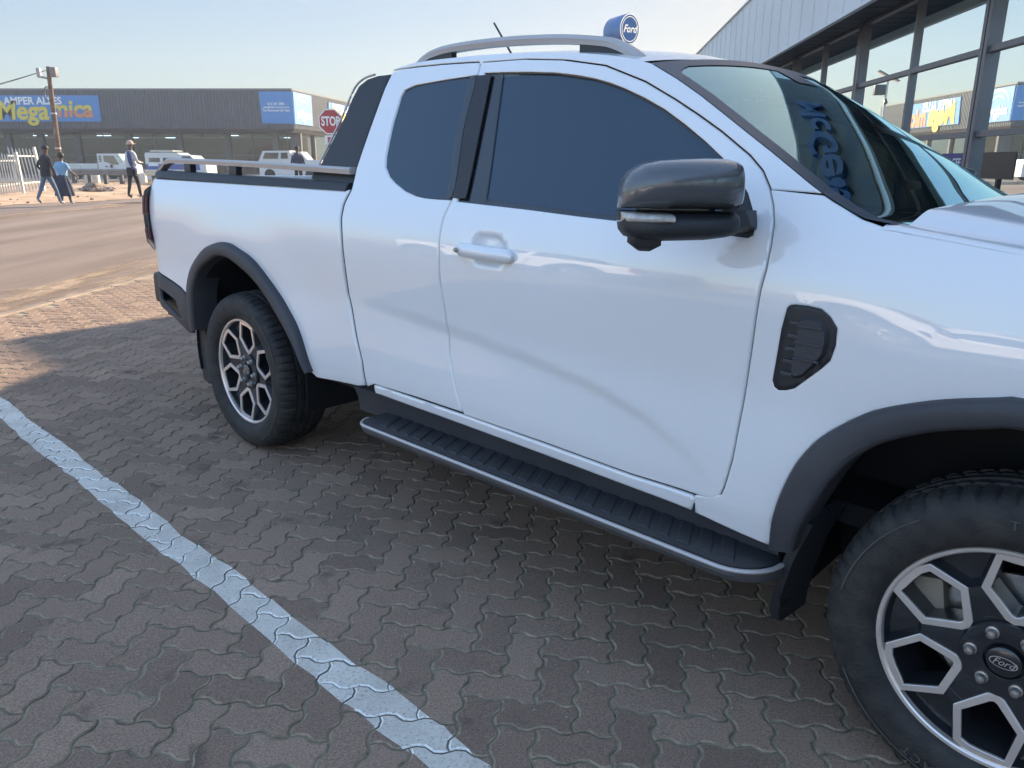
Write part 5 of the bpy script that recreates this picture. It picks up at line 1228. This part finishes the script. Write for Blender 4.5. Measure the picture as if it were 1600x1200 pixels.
place_person(103, 320, 25.3, math.radians(-12), 'person in a light blue top and long navy skirt carrying a grey handbag', P_woman, 1.60)
place_person(212, 311.5, 24.8, math.radians(-28), 'person in a beige cap and cream jacket with a blue jumper over one shoulder', P_walk, 1.76)
pf = place_person(465, 250, 31.5, math.radians(10), 'person in a navy shirt seen from behind beyond the pickup load bed', P_far, 1.72); 
zf = wat(465, 228, 31.5)[2]-1.73; pf.location.z = zf

# palisade fence panels
M_galv = mat('galvanised_steel', (.46, .46, .43), .5, metal=.4, var=.15, scale=5)
def palisade(label, a, b, y0, y1, top0, bot0, top1, bot1, np_, lean=0.):
    A = wat(a, bot0, y0); B = wat(b, bot1, y1); TA = wat(a, top0, y0)[2]; TB = wat(b, top1, y1)[2]
    R = empty('palisade_fence', label, 'fence', tuple(A), 0, 'palisade fence panels by the road'); mi = Matrix.Translation(-Vector(A))
    for k in range(np_):
        t = (k+.5)/np_; p = A+(B-A)*t; zt = TA+(TB-TA)*t+random.uniform(-.03, .03); lx = lean*(zt-p[2])
        mb = MB(); w_ = .028; mb.loft([[(p[0]-w_+l, p[1], z), (p[0]+l, p[1]-.018, z), (p[0]+w_+l, p[1], z), (p[0]+l, p[1]+.006, z)] for z, l in ((p[2]-.1, 0), (zt-.08, lx*.95))]+[[(p[0]-.004+lx, p[1], zt), (p[0]+lx, p[1]-.004, zt), (p[0]+.004+lx, p[1], zt), (p[0]+lx, p[1]+.003, zt)]])
        o = mb.build('pale', M_galv, R, smooth=0); o.matrix_parent_inverse = mi
    for f in (.14, .80):
        mb = MB(); za = A[2]+(TA-A[2])*f; zb_ = B[2]+(TB-B[2])*f; la = lean*(za-A[2])
        mb.loft([[(A[0]+la, A[1]+.012, za-.03), (A[0]+la, A[1]+.05, za-.03), (A[0]+la, A[1]+.05, za+.03), (A[0]+la, A[1]+.012, za+.03)], [(B[0]+la, B[1]+.012, zb_-.03), (B[0]+la, B[1]+.05, zb_-.03), (B[0]+la, B[1]+.05, zb_+.03), (B[0]+la, B[1]+.012, zb_+.03)]]); o = mb.build('rail', M_galv, R, smooth=0); o.matrix_parent_inverse = mi
    mb = MB(); mb.loft([[(B[0]+dx+l, B[1]+dy, z) for dx, dy in ((-.04, -.04), (.04, -.04), (.04, .04), (-.04, .04))] for z, l in ((B[2]-.2, 0), (TB+.06, lean*(TB-B[2])))]); o = mb.build('post', M_galv, R, smooth=0); o.matrix_parent_inverse = mi
palisade('nearer galvanised palisade fence panel at the left edge of the picture', -26, 36, 29.5, 31.5, 239, 303, 240, 294, 15, -.03)
palisade('taller galvanised palisade gate panel leaning against its tilted post', 27, 69, 31.6, 34, 230, 296, 232, 292, 8, -.10)
# utility pole
pb = wat(98, 292, 36.); pt = wat(75, 104, 36.)
up = empty('utility_pole', 'weathered wooden utility pole with a junction box near its top beside the fence', 'utility pole', tuple(pb)); um = Matrix.Translation(-Vector(pb))
def ub(mb, n, m): o = mb.build(n, m, up, smooth=50); o.matrix_parent_inverse = um; return o
ub(MB().tube([tuple(pb-np.array([0, 0, .3])), tuple((pb+pt)/2), tuple(pt)], [.13, .11, .085], n=14), 'shaft', mat('pole_wood', (.13, .085, .06), .85, var=.4, scale=4, bump=.5, bscale=30))
pp = lambda t: pb+(pt-pb)*t
c = pp(.955); ub(MB().bbox(tuple(c+np.array([.09, -.12, -.20])), tuple(c+np.array([.36, .14, .20])), .03), 'junction_box', mat('box_grey', (.15, .14, .14), .6))
c = pp(.93); ub(MB().bbox(tuple(c+np.array([-.50, -.1, -.10])), tuple(c+np.array([-.34, .1, .30])), .04).tube([tuple(c+np.array([-.42, 0, -.05])), tuple(c+np.array([-.1, 0, -.12]))], .05), 'insulator', mat('ins_grey', (.25, .25, .27), .5))
c = pp(.76); ub(MB().tube([tuple(c+np.array([-.16+.14*math.cos(a), 0, .10+.30*math.sin(a)])) for a in np.linspace(0, 2*PI, 18)], .025, n=6), 'cable_loop', M_black)
for t in (.62, .33, .18): c = pp(t); ub(MB().tube([tuple(c+np.array([0, 0, -.03])), tuple(c+np.array([0, 0, .03]))], .127, n=14), 'band', M_galv)
for k, (px_, py_) in enumerate(((-60, 126), (-60, 131))):
    a = pp(.97)+np.array([-.1, 0, 0]); b = wat(px_*5, 160+8*k, 45.); mb = MB(); mb.tube([tuple(a+(b-a)*t-np.array([0, 0, .6*math.sin(PI*t)])) for t in np.linspace(0, 1, 12)], .014, n=5)
    o = mb.build('overhead_cable', M_black, smooth=0); tag(o, 'overhead cable running left from the utility pole', 'cable', 'overhead cables at the utility pole')
# guardrail
def guard(label, px0, px1, y0, y1, pyt, n, m):
    A = wat(px0, pyt, y0); B = wat(px1, pyt, y1); g0 = min(gz(A[0], A[1]), A[2]-.5); R = empty('guardrail', label, 'guardrail', (A[0], A[1], g0)); mi = Matrix.Translation(-Vector((A[0], A[1], g0)))
    prof = [(0, 0), (-.05, -.03), (-.06, -.09), (-.01, -.14), (-.01, -.18), (-.06, -.23), (-.05, -.29), (0, -.32), (.01, -.32), (.01, 0)]
    mb = MB(); mb.loft([[(P[0], P[1]+a, P[2]+b) for a, b in prof] for P in (A, B)]); o = mb.build('rail_beam', m, R, smooth=0); o.matrix_parent_inverse = mi
    for k in range(n):
        P = A+(B-A)*(k+.5)/n; mb = MB(); mb.box((P[0]-.09, P[1]+.02, g0-.4), (P[0]+.09, P[1]+.2, P[2]-.02)); o = mb.build('post', M_post, R, smooth=0); o.matrix_parent_inverse = mi
guard('long dull steel guardrail in front of the white flatbed truck', 100, 199, 43, 42.5, 264, 4, mat('guard_steel', (.20, .19, .18), .6, metal=.3, var=.3, scale=2))
guard('short pale guardrail in front of the white minibus', 226, 300, 43, 42.5, 265, 3, mat('guard_pale', (.48, .44, .34), .6, var=.2))
# kerb line and stones
kerb_y = 45.
sheet('side_road', list(np.arange(-80, 12.1, 2.)), [45., 50, 55, 60, 65, 70, 74.9], .02, M_road2)
mb = MB(); 
for k in range(50): x = -62+k*1.5; z = gz(x+.7, 44.4); mb.box((x, 44.25, z-.2), (x+1.48, 44.6, z+.15))
tag(mb.build('kerb', mat('kerb_stone', (.48, .36, .25), .85, var=.3, scale=3, bump=.4), smooth=0), kind='structure')
def rock(mb, c, r, m=0, flat=.7):
    bm = bmesh.new(); bmesh.ops.create_icosphere(bm, subdivisions=2, radius=1); k = [random.uniform(.75, 1.2) for _ in bm.verts]
    sx, sy, sz = r*random.uniform(.7, 1.3), r*random.uniform(.7, 1.2), r*flat*random.uniform(.7, 1.1); bm.verts.index_update()
    mb.add([(c[0]+v.co.x*sx*k[i], c[1]+v.co.y*sy*k[i], c[2]+v.co.z*sz*k[i]) for i, v in enumerate(bm.verts)], [tuple(q.index for q in f.verts) for f in bm.faces], m); bm.free()
M_rock = mat('rubble', (.20, .15, .115), .9, var=.5, scale=3, bump=.4)
mb = MB()
for k in range(150):
    px_ = random.gauss(147, 10); P = wat(px_, random.uniform(288, 301), 35.5+random.uniform(-1.5, 1.5)); rock(mb, (P[0], P[1], gz(P[0], P[1])+.08+max(0, .28-abs(px_-145)*.022)*random.random()), random.uniform(.06, .17))
tag(mb.build('rubble_heap', M_rock, smooth=30), 'heap of broken stones on the dusty verge behind the walking couple', 'rubble heap', kind='stuff')
mb = MB()
for k in range(420):
    y = random.uniform(10, 44); x = far(y)-random.uniform(.1, 13); rock(mb, (x, y, gz(x, y)+.03), random.uniform(.02, .07))
tag(mb.build('verge_stones', M_rock, smooth=30), 'loose stones scattered on the dusty verge', 'stones', kind='stuff')
M_ws = mat('whitewash', (.58, .56, .50), .8, var=.2, scale=4)
for i, (px_, lab) in enumerate(((138.5, 'left one of the two whitewashed blocks below the truck'), (151.5, 'right one of the two whitewashed blocks below the truck'), (224.5, 'whitewashed block on the kerb just right of the man in the cap'))):
    P = wat(px_, 284 if i < 2 else 281, 43.6); mb = MB(); mb.bbox((P[0]-.15, P[1]-.12, P[2]-.15), (P[0]+.15, P[1]+.12, P[2]+.36), .03); tag(mb.build('kerb_block', M_ws, smooth=40), lab, 'kerb block', 'whitewashed kerb blocks')
# flatbed truck (faces right)
M_tw = mat('truck_white', (.55, .55, .53), .4, coat=.5, var=.04); M_vg = mat('vehicle_glass', (.03, .045, .055), .08, coat=1, var=.1); M_ty = mat('far_tyre', (.02, .02, .02), .8)
def vbuild(root, mb, n, m, mi, **k): o = mb.build(n, m, root, **k); o.matrix_parent_inverse = mi; return o
def vehicle_frame(px_l, px_r, py_b, y): 
    A = wat(px_l, py_b, y); B = wat(px_r, py_b, y); return A, B[0]-A[0]
def wheels(root, A, xs, r, y0, y1, mi):
    for x in xs:
        for yy in (y0, y1): mb = MB(); mb.lathe([(0, yy), (r*.6, yy), (r*.62, yy-.02 if yy == y0 else yy+.02), (r, yy), (r, yy+.2 if yy == y0 else yy-.2), (0, yy+.2 if yy == y0 else yy-.2)], 20, M=Matrix.Translation((x, 0, A[2]+r))); vbuild(root, mb, 'wheel', M_ty, mi, smooth=40)
TY_ = 57.; A, L = vehicle_frame(106, 205, 280, TY_); z0 = A[2]
tr = empty('flatbed_truck', 'white flatbed truck with low drop sides driving right behind the guardrail', 'truck', tuple(A)); mi = Matrix.Translation(-Vector(A)); X = lambda px_: wat(px_, 270, TY_)[0]; Z = lambda py_: wat(180, py_, TY_)[2]
c0, c1 = X(155), X(207); zt_ = Z(240); zc_ = Z(263)
mb = MB(); mb.prism([(c0, zc_-.15), (c0, zt_), (c0+1.4, zt_), (c0+1.55, zt_-.03), (c1-.45, Z(255)), (c1-.05, Z(258)), (c1, Z(266)), (c1, Z(272)), (c0, Z(272))], TY_, TY_+1.7, lambda a, b, h: (a, h, b)); vbuild(tr, mb, 'cab', M_tw, mi, smooth=0)
mb = MB(); mb.prism([(X(165), Z(243)), (X(181), Z(243)), (X(188), Z(257)), (X(178), Z(257)), (X(165), Z(252))], TY_-.02, TY_-.004, lambda a, b, h: (a, h, b)); vbuild(tr, mb, 'side_window', M_vg, mi, smooth=0)
mb = MB(); mb.add([(X(184)+.06, TY_+.1, Z(241)), (X(184)+.06, TY_+1.6, Z(241)), (X(196.5)+.14, TY_+1.6, Z(255)+.02), (X(196.5)+.14, TY_+.1, Z(255)+.02)], [(0, 1, 2, 3)]); mb.add([(X(183), TY_-.015, Z(242)), (X(190), TY_-.015, Z(242)), (X(195), TY_-.015, Z(254)), (X(190), TY_-.015, Z(254))], [(0, 1, 2, 3)]); vbuild(tr, mb, 'windscreen', mat('pale_glass', (.28, .42, .42), .1, coat=1), mi, smooth=0)
for k in range(4): mb = MB(); z = Z(244+k*2.6); mb.box((X(157.5), TY_-.02, z-.04), (X(161.5), TY_-.004, z+.035)); vbuild(tr, mb, 'air_grille', M_post, mi, smooth=0)
mb = MB(); mb.box((X(166), TY_-.03, Z(261)), (X(170), TY_-.004, Z(259.4))); vbuild(tr, mb, 'door_handle', M_post, mi, smooth=0)
mb = MB(); mb.box((X(175), TY_-.12, Z(262)), (X(177.5), TY_-.02, Z(257))); vbuild(tr, mb, 'wing_mirror', M_post, mi, smooth=0)
mb = MB(); mb.box((X(104), TY_+.2, Z(273)), (X(204), TY_+1.5, Z(266))); mb.box((X(183), TY_+.05, Z(276)), (X(205), TY_+1.5, Z(270.5))); vbuild(tr, mb, 'chassis', M_post, mi, smooth=0)
for a_, b_ in ((88, 127.5), (128.5, 154)):
    mb = MB(); mb.box((X(a_), TY_-.05, Z(264)), (X(b_), TY_, Z(255.5))); mb.box((X(a_)+.1, TY_-.09, Z(263)), (X(b_)-.1, TY_-.051, Z(261.8))); mb.box((X(a_)+.1, TY_-.09, Z(258.2)), (X(b_)-.1, TY_-.051, Z(257))); vbuild(tr, mb, 'drop_side', M_tw, mi, smooth=0)
mb = MB(); mb.box((X(88), TY_, Z(266)), (X(154.5), TY_+1.75, Z(263.5))); vbuild(tr, mb, 'bed_floor', M_post, mi, smooth=0)
wheels(tr, A, (X(120), X(176)), .34, TY_-.03, TY_+1.6, mi)
# minibus with a blue lower band (faces right)
VY = 52.; A, L = vehicle_frame(227, 310, 284, VY); X = lambda px_: wat(px_, 260, VY)[0]; Z = lambda py_: wat(250, py_, VY)[2]; z0 = A[2]
vn = empty('minibus', 'white minibus with a blue lower band and luggage rack passing behind the load bed', 'minibus', tuple(A)); mi = Matrix.Translation(-Vector(A))
mb = MB(); mb.prism([(X(228), Z(278)), (X(228), Z(241)), (X(229.5), Z(238.5)), (X(278), Z(238.5)), (X(283), Z(241.5)), (X(299), Z(243)), (X(306), Z(250)), (X(322), Z(257)), (X(323), Z(278))], VY, VY+1.8, lambda a, b, h: (a, h, b)); vbuild(vn, mb, 'body', M_tw, mi, smooth=0)
mb = MB(); mb.box((X(228)-.01, VY-.015, Z(266)), (X(312), VY-.003, Z(256.5))); vbuild(vn, mb, 'blue_band', mat('band_blue', (.03, .07, .25), .4), mi, smooth=0)
mb = MB(); rings = [(X(240)+.35*math.cos(a), Z(259.5)+.20*abs(math.sin(a))) for a in np.linspace(0, PI, 12)]; mb.prism(rings, VY-.02, VY-.016, lambda a, b, h: (a, h, b)); mb.text('BUS TOUR', lambda x, y, z: (x+X(240), VY-.018, y+Z(262.4)), size=.26) if False else None; vbuild(vn, mb, 'emblem', M_white, mi, smooth=0)
for a_, b_ in ((234, 251), (256, 275)): mb = MB(); mb.bbox((X(a_), VY-.025, Z(253)), (X(b_), VY+.02, Z(246.5)), .03); vbuild(vn, mb, 'side_window', M_vg, mi, smooth=0)
mb = MB(); mb.prism([(X(286), Z(244)), (X(298), Z(244)), (X(305), Z(251)), (X(286), Z(251))], VY-.02, VY-.003, lambda a, b, h: (a, h, b)); vbuild(vn, mb, 'front_window', M_vg, mi, smooth=0)
mb = MB()
for k in range(8): mb.box((X(238+k*4.5), VY+.1, Z(236)), (X(239+k*4.5), VY+1.6, Z(235.2)))
mb.box((X(236), VY+.1, Z(237)), (X(272), VY+.15, Z(234.6))); mb.box((X(236), VY+1.55, Z(237)), (X(272), VY+1.6, Z(234.6))); vbuild(vn, mb, 'luggage_rack', M_galv, mi, smooth=0)
wheels(vn, A, (X(243), X(305)), .33, VY-.03, VY+1.6, mi)
# bakkie with a canopy (faces right)
BY = 50.; X = lambda px_: wat(px_, 250, BY)[0]; Z = lambda py_: wat(440, py_, BY)[2]; A = wat(403, 281, BY)
bk = empty('canopy_pickup', 'small white pickup with a windowed canopy seen beyond the load bed', 'pickup truck', tuple(A)); mi = Matrix.Translation(-Vector(A))
mb = MB(); mb.prism([(X(404), Z(275)), (X(404), Z(250)), (X(500), Z(250)), (X(502), Z(258)), (X(502), Z(275))], BY, BY+1.65, lambda a, b, h: (a, h, b)); vbuild(bk, mb, 'body', M_tw, mi, smooth=0)
mb = MB(); mb.prism([(X(404.5), Z(249.8)), (X(411), Z(235.8)), (X(453), Z(235.2)), (X(455), Z(249.8))], BY+.05, BY+1.6, lambda a, b, h: (a, h, b)); vbuild(bk, mb, 'canopy', M_tw, mi, smooth=0)
for P_ in ([(410.5, 248), (414.5, 238.5), (436, 238.5), (434, 248)], [(438.5, 248), (439.5, 238.5), (449.5, 238.5), (450, 248)]): mb = MB(); mb.prism([(X(a), Z(b)) for a, b in P_], BY+.02, BY+.046, lambda a, b, h: (a, h, b)); vbuild(bk, mb, 'canopy_window', M_vg, mi, smooth=0)
mb = MB(); mb.prism([(X(456), Z(249.8)), (X(457), Z(237)), (X(470), Z(237)), (X(480), Z(249.8))], BY+.06, BY+1.6, lambda a, b, h: (a, h, b)); cb = vbuild(bk, mb, 'cab', M_tw, mi, smooth=0)
mb = MB(); mb.prism([(X(459), Z(248)), (X(459.5), Z(239)), (X(468), Z(239)), (X(475), Z(248))], BY+.03, BY+.056, lambda a, b, h: (a, h, b)); vbuild(bk, mb, 'side_window', M_vg, mi, smooth=0)
wheels(bk, A, (X(420), X(484)), .33, BY-.03, BY+1.5, mi)

# stop sign
SYD = 30.; c = wat(516.5, 190, SYD); R_ = .46
st = empty('stop_sign', 'red octagonal stop sign with white lettering beside the shop corner', 'stop sign', (c[0], SYD, gz(c[0], SYD))); mi = Matrix.Translation(-Vector(st.location))
def octo(r): return [(c[0]+r*math.cos(PI/8+k*PI/4), c[2]+r*math.sin(PI/8+k*PI/4)) for k in range(8)]
mb = MB(); mb.prism(octo(.475), SYD, SYD+.012, lambda a, b, h: (a, h, b)); vbuild(st, mb, 'border', M_white, mi, smooth=0)
mb = MB(); mb.prism(octo(.435), SYD-.006, SYD-.002, lambda a, b, h: (a, h, b)); vbuild(st, mb, 'face', mat('stop_red', (.36, .025, .03), .4), mi, smooth=0)
mb = MB(); v, f = text_mesh('STOP', size=.36, bold=.012); mb.add([(c[0]+q[0]*.80, SYD-.010, c[2]+q[1]*1.25) for q in v], f); vbuild(st, mb, 'lettering', M_white, mi, smooth=0)
mb = MB(); mb.tube([(c[0]+.02, SYD+.05, gz(c[0], SYD)-.2), (c[0]+.02, SYD+.05, c[2]+.3)], .035, n=10); vbuild(st, mb, 'post', M_galv, mi)
mb = MB(); mb.box((c[0]-.30+.05, SYD-.002, c[2]-.80), (c[0]+.30, SYD+.010, c[2]-.49)); vbuild(st, mb, 'plate', M_white, mi, smooth=0)
mb = MB(); mb.box((c[0]-.15, SYD-.008, c[2]-.76), (c[0]-.03, SYD-.004, c[2]-.54)); vbuild(st, mb, 'plate_mark', mat('stop_red2', (.36, .025, .03), .4), mi, smooth=0)
# round illuminated brand pylon behind the cab
FY = 30.; cf = wat(984, 45.5, FY); fr = .53; th_ = math.radians(-22)
pyl = empty('pylon_sign', 'blue drum shaped sign with a pale ringed oval emblem above the cab roof', 'sign', (cf[0]-.35, FY+.4, gz(cf[0], FY))); mi = Matrix.Translation(-Vector(pyl.location))
ux = np.array([math.cos(th_+math.radians(50)), -math.sin(th_+math.radians(50)), 0]) 
fn_ = np.array([.42, -.907, 0]); fx = np.array([.907, .42, 0])
def fp(a, b, o): p = cf+fx*a+fn_*o; return (p[0], p[1], p[2]+b)
mb = MB(); mb.loft([[fp(r*.80*math.cos(t), r*math.sin(t), o) for t in np.linspace(0, 2*PI, 48, endpoint=False)] for r, o in ((fr*.97, -1.15), (fr, -1.12), (fr, -.03), (fr*.97, 0))]); vbuild(pyl, mb, 'drum', mat('drum_blue', (.03, .13, .32), .3, coat=.4, var=.04), mi, smooth=40)
mb = MB(); n = 48
for r0, r1 in ((.97, .90), (.80, .75)): mb.loft([[fp(fr*r*.80*math.cos(t), fr*r*math.sin(t), .006) for t in np.linspace(0, 2*PI, n, endpoint=False)] for r in (r0, r1)], caps=False)
mb.text('Ford', lambda x, y, z: fp(x*.80, y, .008), size=.36, shear=.35, bold=.006); vbuild(pyl, mb, 'emblem', mat('emblem_cream', (.75, .66, .52), .4, emit=.25), mi, smooth=0)
mb = MB(); mb.tube([tuple(cf-fn_*.55+np.array([0, 0, -cf[2]-.5])), tuple(cf-fn_*.55)], .11, n=14); vbuild(pyl, mb, 'pole', M_post, mi)
# shade-net leaf litter
mb = MB(); P = W(pl(431, 907, 2, 0)); 
a_ = W(pl(421, 909, 2, 0)); b_ = W(pl(442, 905, 2, 0)); d = b_-a_
mb.tube([tuple(a_+d*t+np.array([0, 0, .006])) for t in (0, .3, .7, 1)], [.001, .004, .004, .001], n=6); tag(mb.build('twig', mat('twig_pale', (.42, .36, .25), .8), smooth=60), 'pale dry twig lying on the paving right of the painted line', 'twig')
mb = MB()
for k in range(170):
    P = np.array([random.uniform(-3, 3.6), random.uniform(-2.7, -.9) if random.random() < .8 else random.uniform(-1, 1), .002]); rock(mb, tuple(W(P)), random.uniform(.001, .0036))
tag(mb.build('paving_grit', mat('grit', (.38, .36, .33), .8, var=.4), smooth=0), 'pale grit and crumbs scattered on the paving', 'grit', kind='stuff')

# ================================================================== BEHIND THE CAMERA (only ever seen in reflections)
def shed(label, x0, x1, y0, y1, ze, zr, wc, rc):
    R = empty('warehouse', label, 'warehouse', ((x0+x1)/2, y0, 0)); mi = Matrix.Translation(-Vector(R.location))
    mb = MB(); mb.prism([(x0, -1), (x1, -1), (x1, ze), ((x0+x1)/2, zr), (x0, ze)], y0, y1, lambda a, b, h: (a, h, b)); o = vbuild(R, mb, 'wall', mat('shed_wall', wc, .8, var=.2, scale=.5), mi, smooth=0)
    xm = (x0+x1)/2
    for s, (xa, xb) in ((0, (x0-.4, xm)), (1, (xm, x1+.4))):
        mb = MB(); za, zb_ = (ze-.05, zr+.08) if s == 0 else (zr+.08, ze-.05); mb.add([(xa, y0-.4, za), (xb, y0-.4, zb_), (xb, y1+.4, zb_), (xa, y1+.4, za), (xa, y0-.4, za+.12), (xb, y0-.4, zb_+.12), (xb, y1+.4, zb_+.12), (xa, y1+.4, za+.12)], [(0,3,2,1),(4,5,6,7),(0,1,5,4),(1,2,6,5),(2,3,7,6),(3,0,4,7)]); vbuild(R, mb, 'roof', mat('shed_roof', rc, .6, var=.15, scale=.5), mi, smooth=0)
    for k in range(int((x1-x0)/5)):
        mb = MB(); a = x0+1.5+k*5; mb.box((a, y1+.001, .4), (a+3, y1+.06, 2.8)); vbuild(R, mb, 'window', M_vg, mi, smooth=0)
shed('tan roofed warehouse reflected in the hardware store windows', -62, -18, -48, -34, 4.2, 7.5, (.20, .20, .21), (.40, .31, .22))
shed('pale walled warehouse behind the photographer reflected in the pickup doors', -14, 24, -46, -32, 4.0, 6.2, (.42, .40, .38), (.30, .32, .34))

# ------------------------------------------------------------------ haze
hm = bpy.data.materials.new('haze'); hm.use_nodes = True; hn = hm.node_tree; hn.nodes.clear(); ho = hn.nodes.new('ShaderNodeOutputMaterial'); hv = hn.nodes.new('ShaderNodeVolumePrincipled')
hv.inputs['Color'].default_value = (.86, .92, 1, 1); hv.inputs['Density'].default_value = HAZE; hv.inputs['Anisotropy'].default_value = .3; hn.links.new(hv.outputs[0], ho.inputs['Volume'])
mb = MB(); mb.box((-165, -70, -4.5), (125, 170, 22)); hz_o = mb.build('haze', hm, smooth=0); tag(hz_o, kind='stuff')

def copy_tree(o, parent=None):
    c = o.copy(); col.objects.link(c); c.parent = parent
    if parent is not None: c.matrix_parent_inverse = o.matrix_parent_inverse.copy()
    for ch in list(o.children): copy_tree(ch, c)
    return c
for (x, y, r, lab) in ((-3.2, -8.6, PI, 'white pickup parked across the lot reflected low in the load bed side'), (3.6, -9.4, PI, 'white pickup parked across the lot reflected low in the front door')):
    c = copy_tree(truck); c.matrix_world = CAR @ Matrix.Translation((x, y, 0)) @ Matrix.Rotation(r, 4, 'Z'); tag(c, lab, 'pickup truck', 'pickups parked across the lot')

# camera mast at the far junction (seen in the showroom windows)
MXp, MYp = -2.9, 45.; R = empty('camera_mast', 'grey camera mast with a tilted solar panel reflected in the showroom windows', 'camera mast', (MXp, MYp, 0)); mi = Matrix.Translation(-Vector(R.location))
mb = MB(); mb.tube([(MXp, MYp, -.3), (MXp, MYp, 5.6)], .07, n=12); vbuild(R, mb, 'mast', M_galv, mi)
mb = MB(); mb.bbox((MXp+.08, MYp-.2, 4.75), (MXp+.62, MYp+.2, 5.25), .03); vbuild(R, mb, 'battery_box', M_post, mi)
mb = MB(); Mx = Matrix.Translation((MXp, MYp, 5.68)) @ Matrix.Rotation(math.radians(-28), 4, 'Y'); mb.bbox((-.60, -.35, -.02), (.60, .35, .02), .008, M=Mx); vbuild(R, mb, 'solar_panel', M_vg, mi)
mb = MB(); mb.tube([(MXp, MYp, 4.5), (MXp, MYp-.2, 4.35)], .09, n=10); vbuild(R, mb, 'camera', M_post, mi)
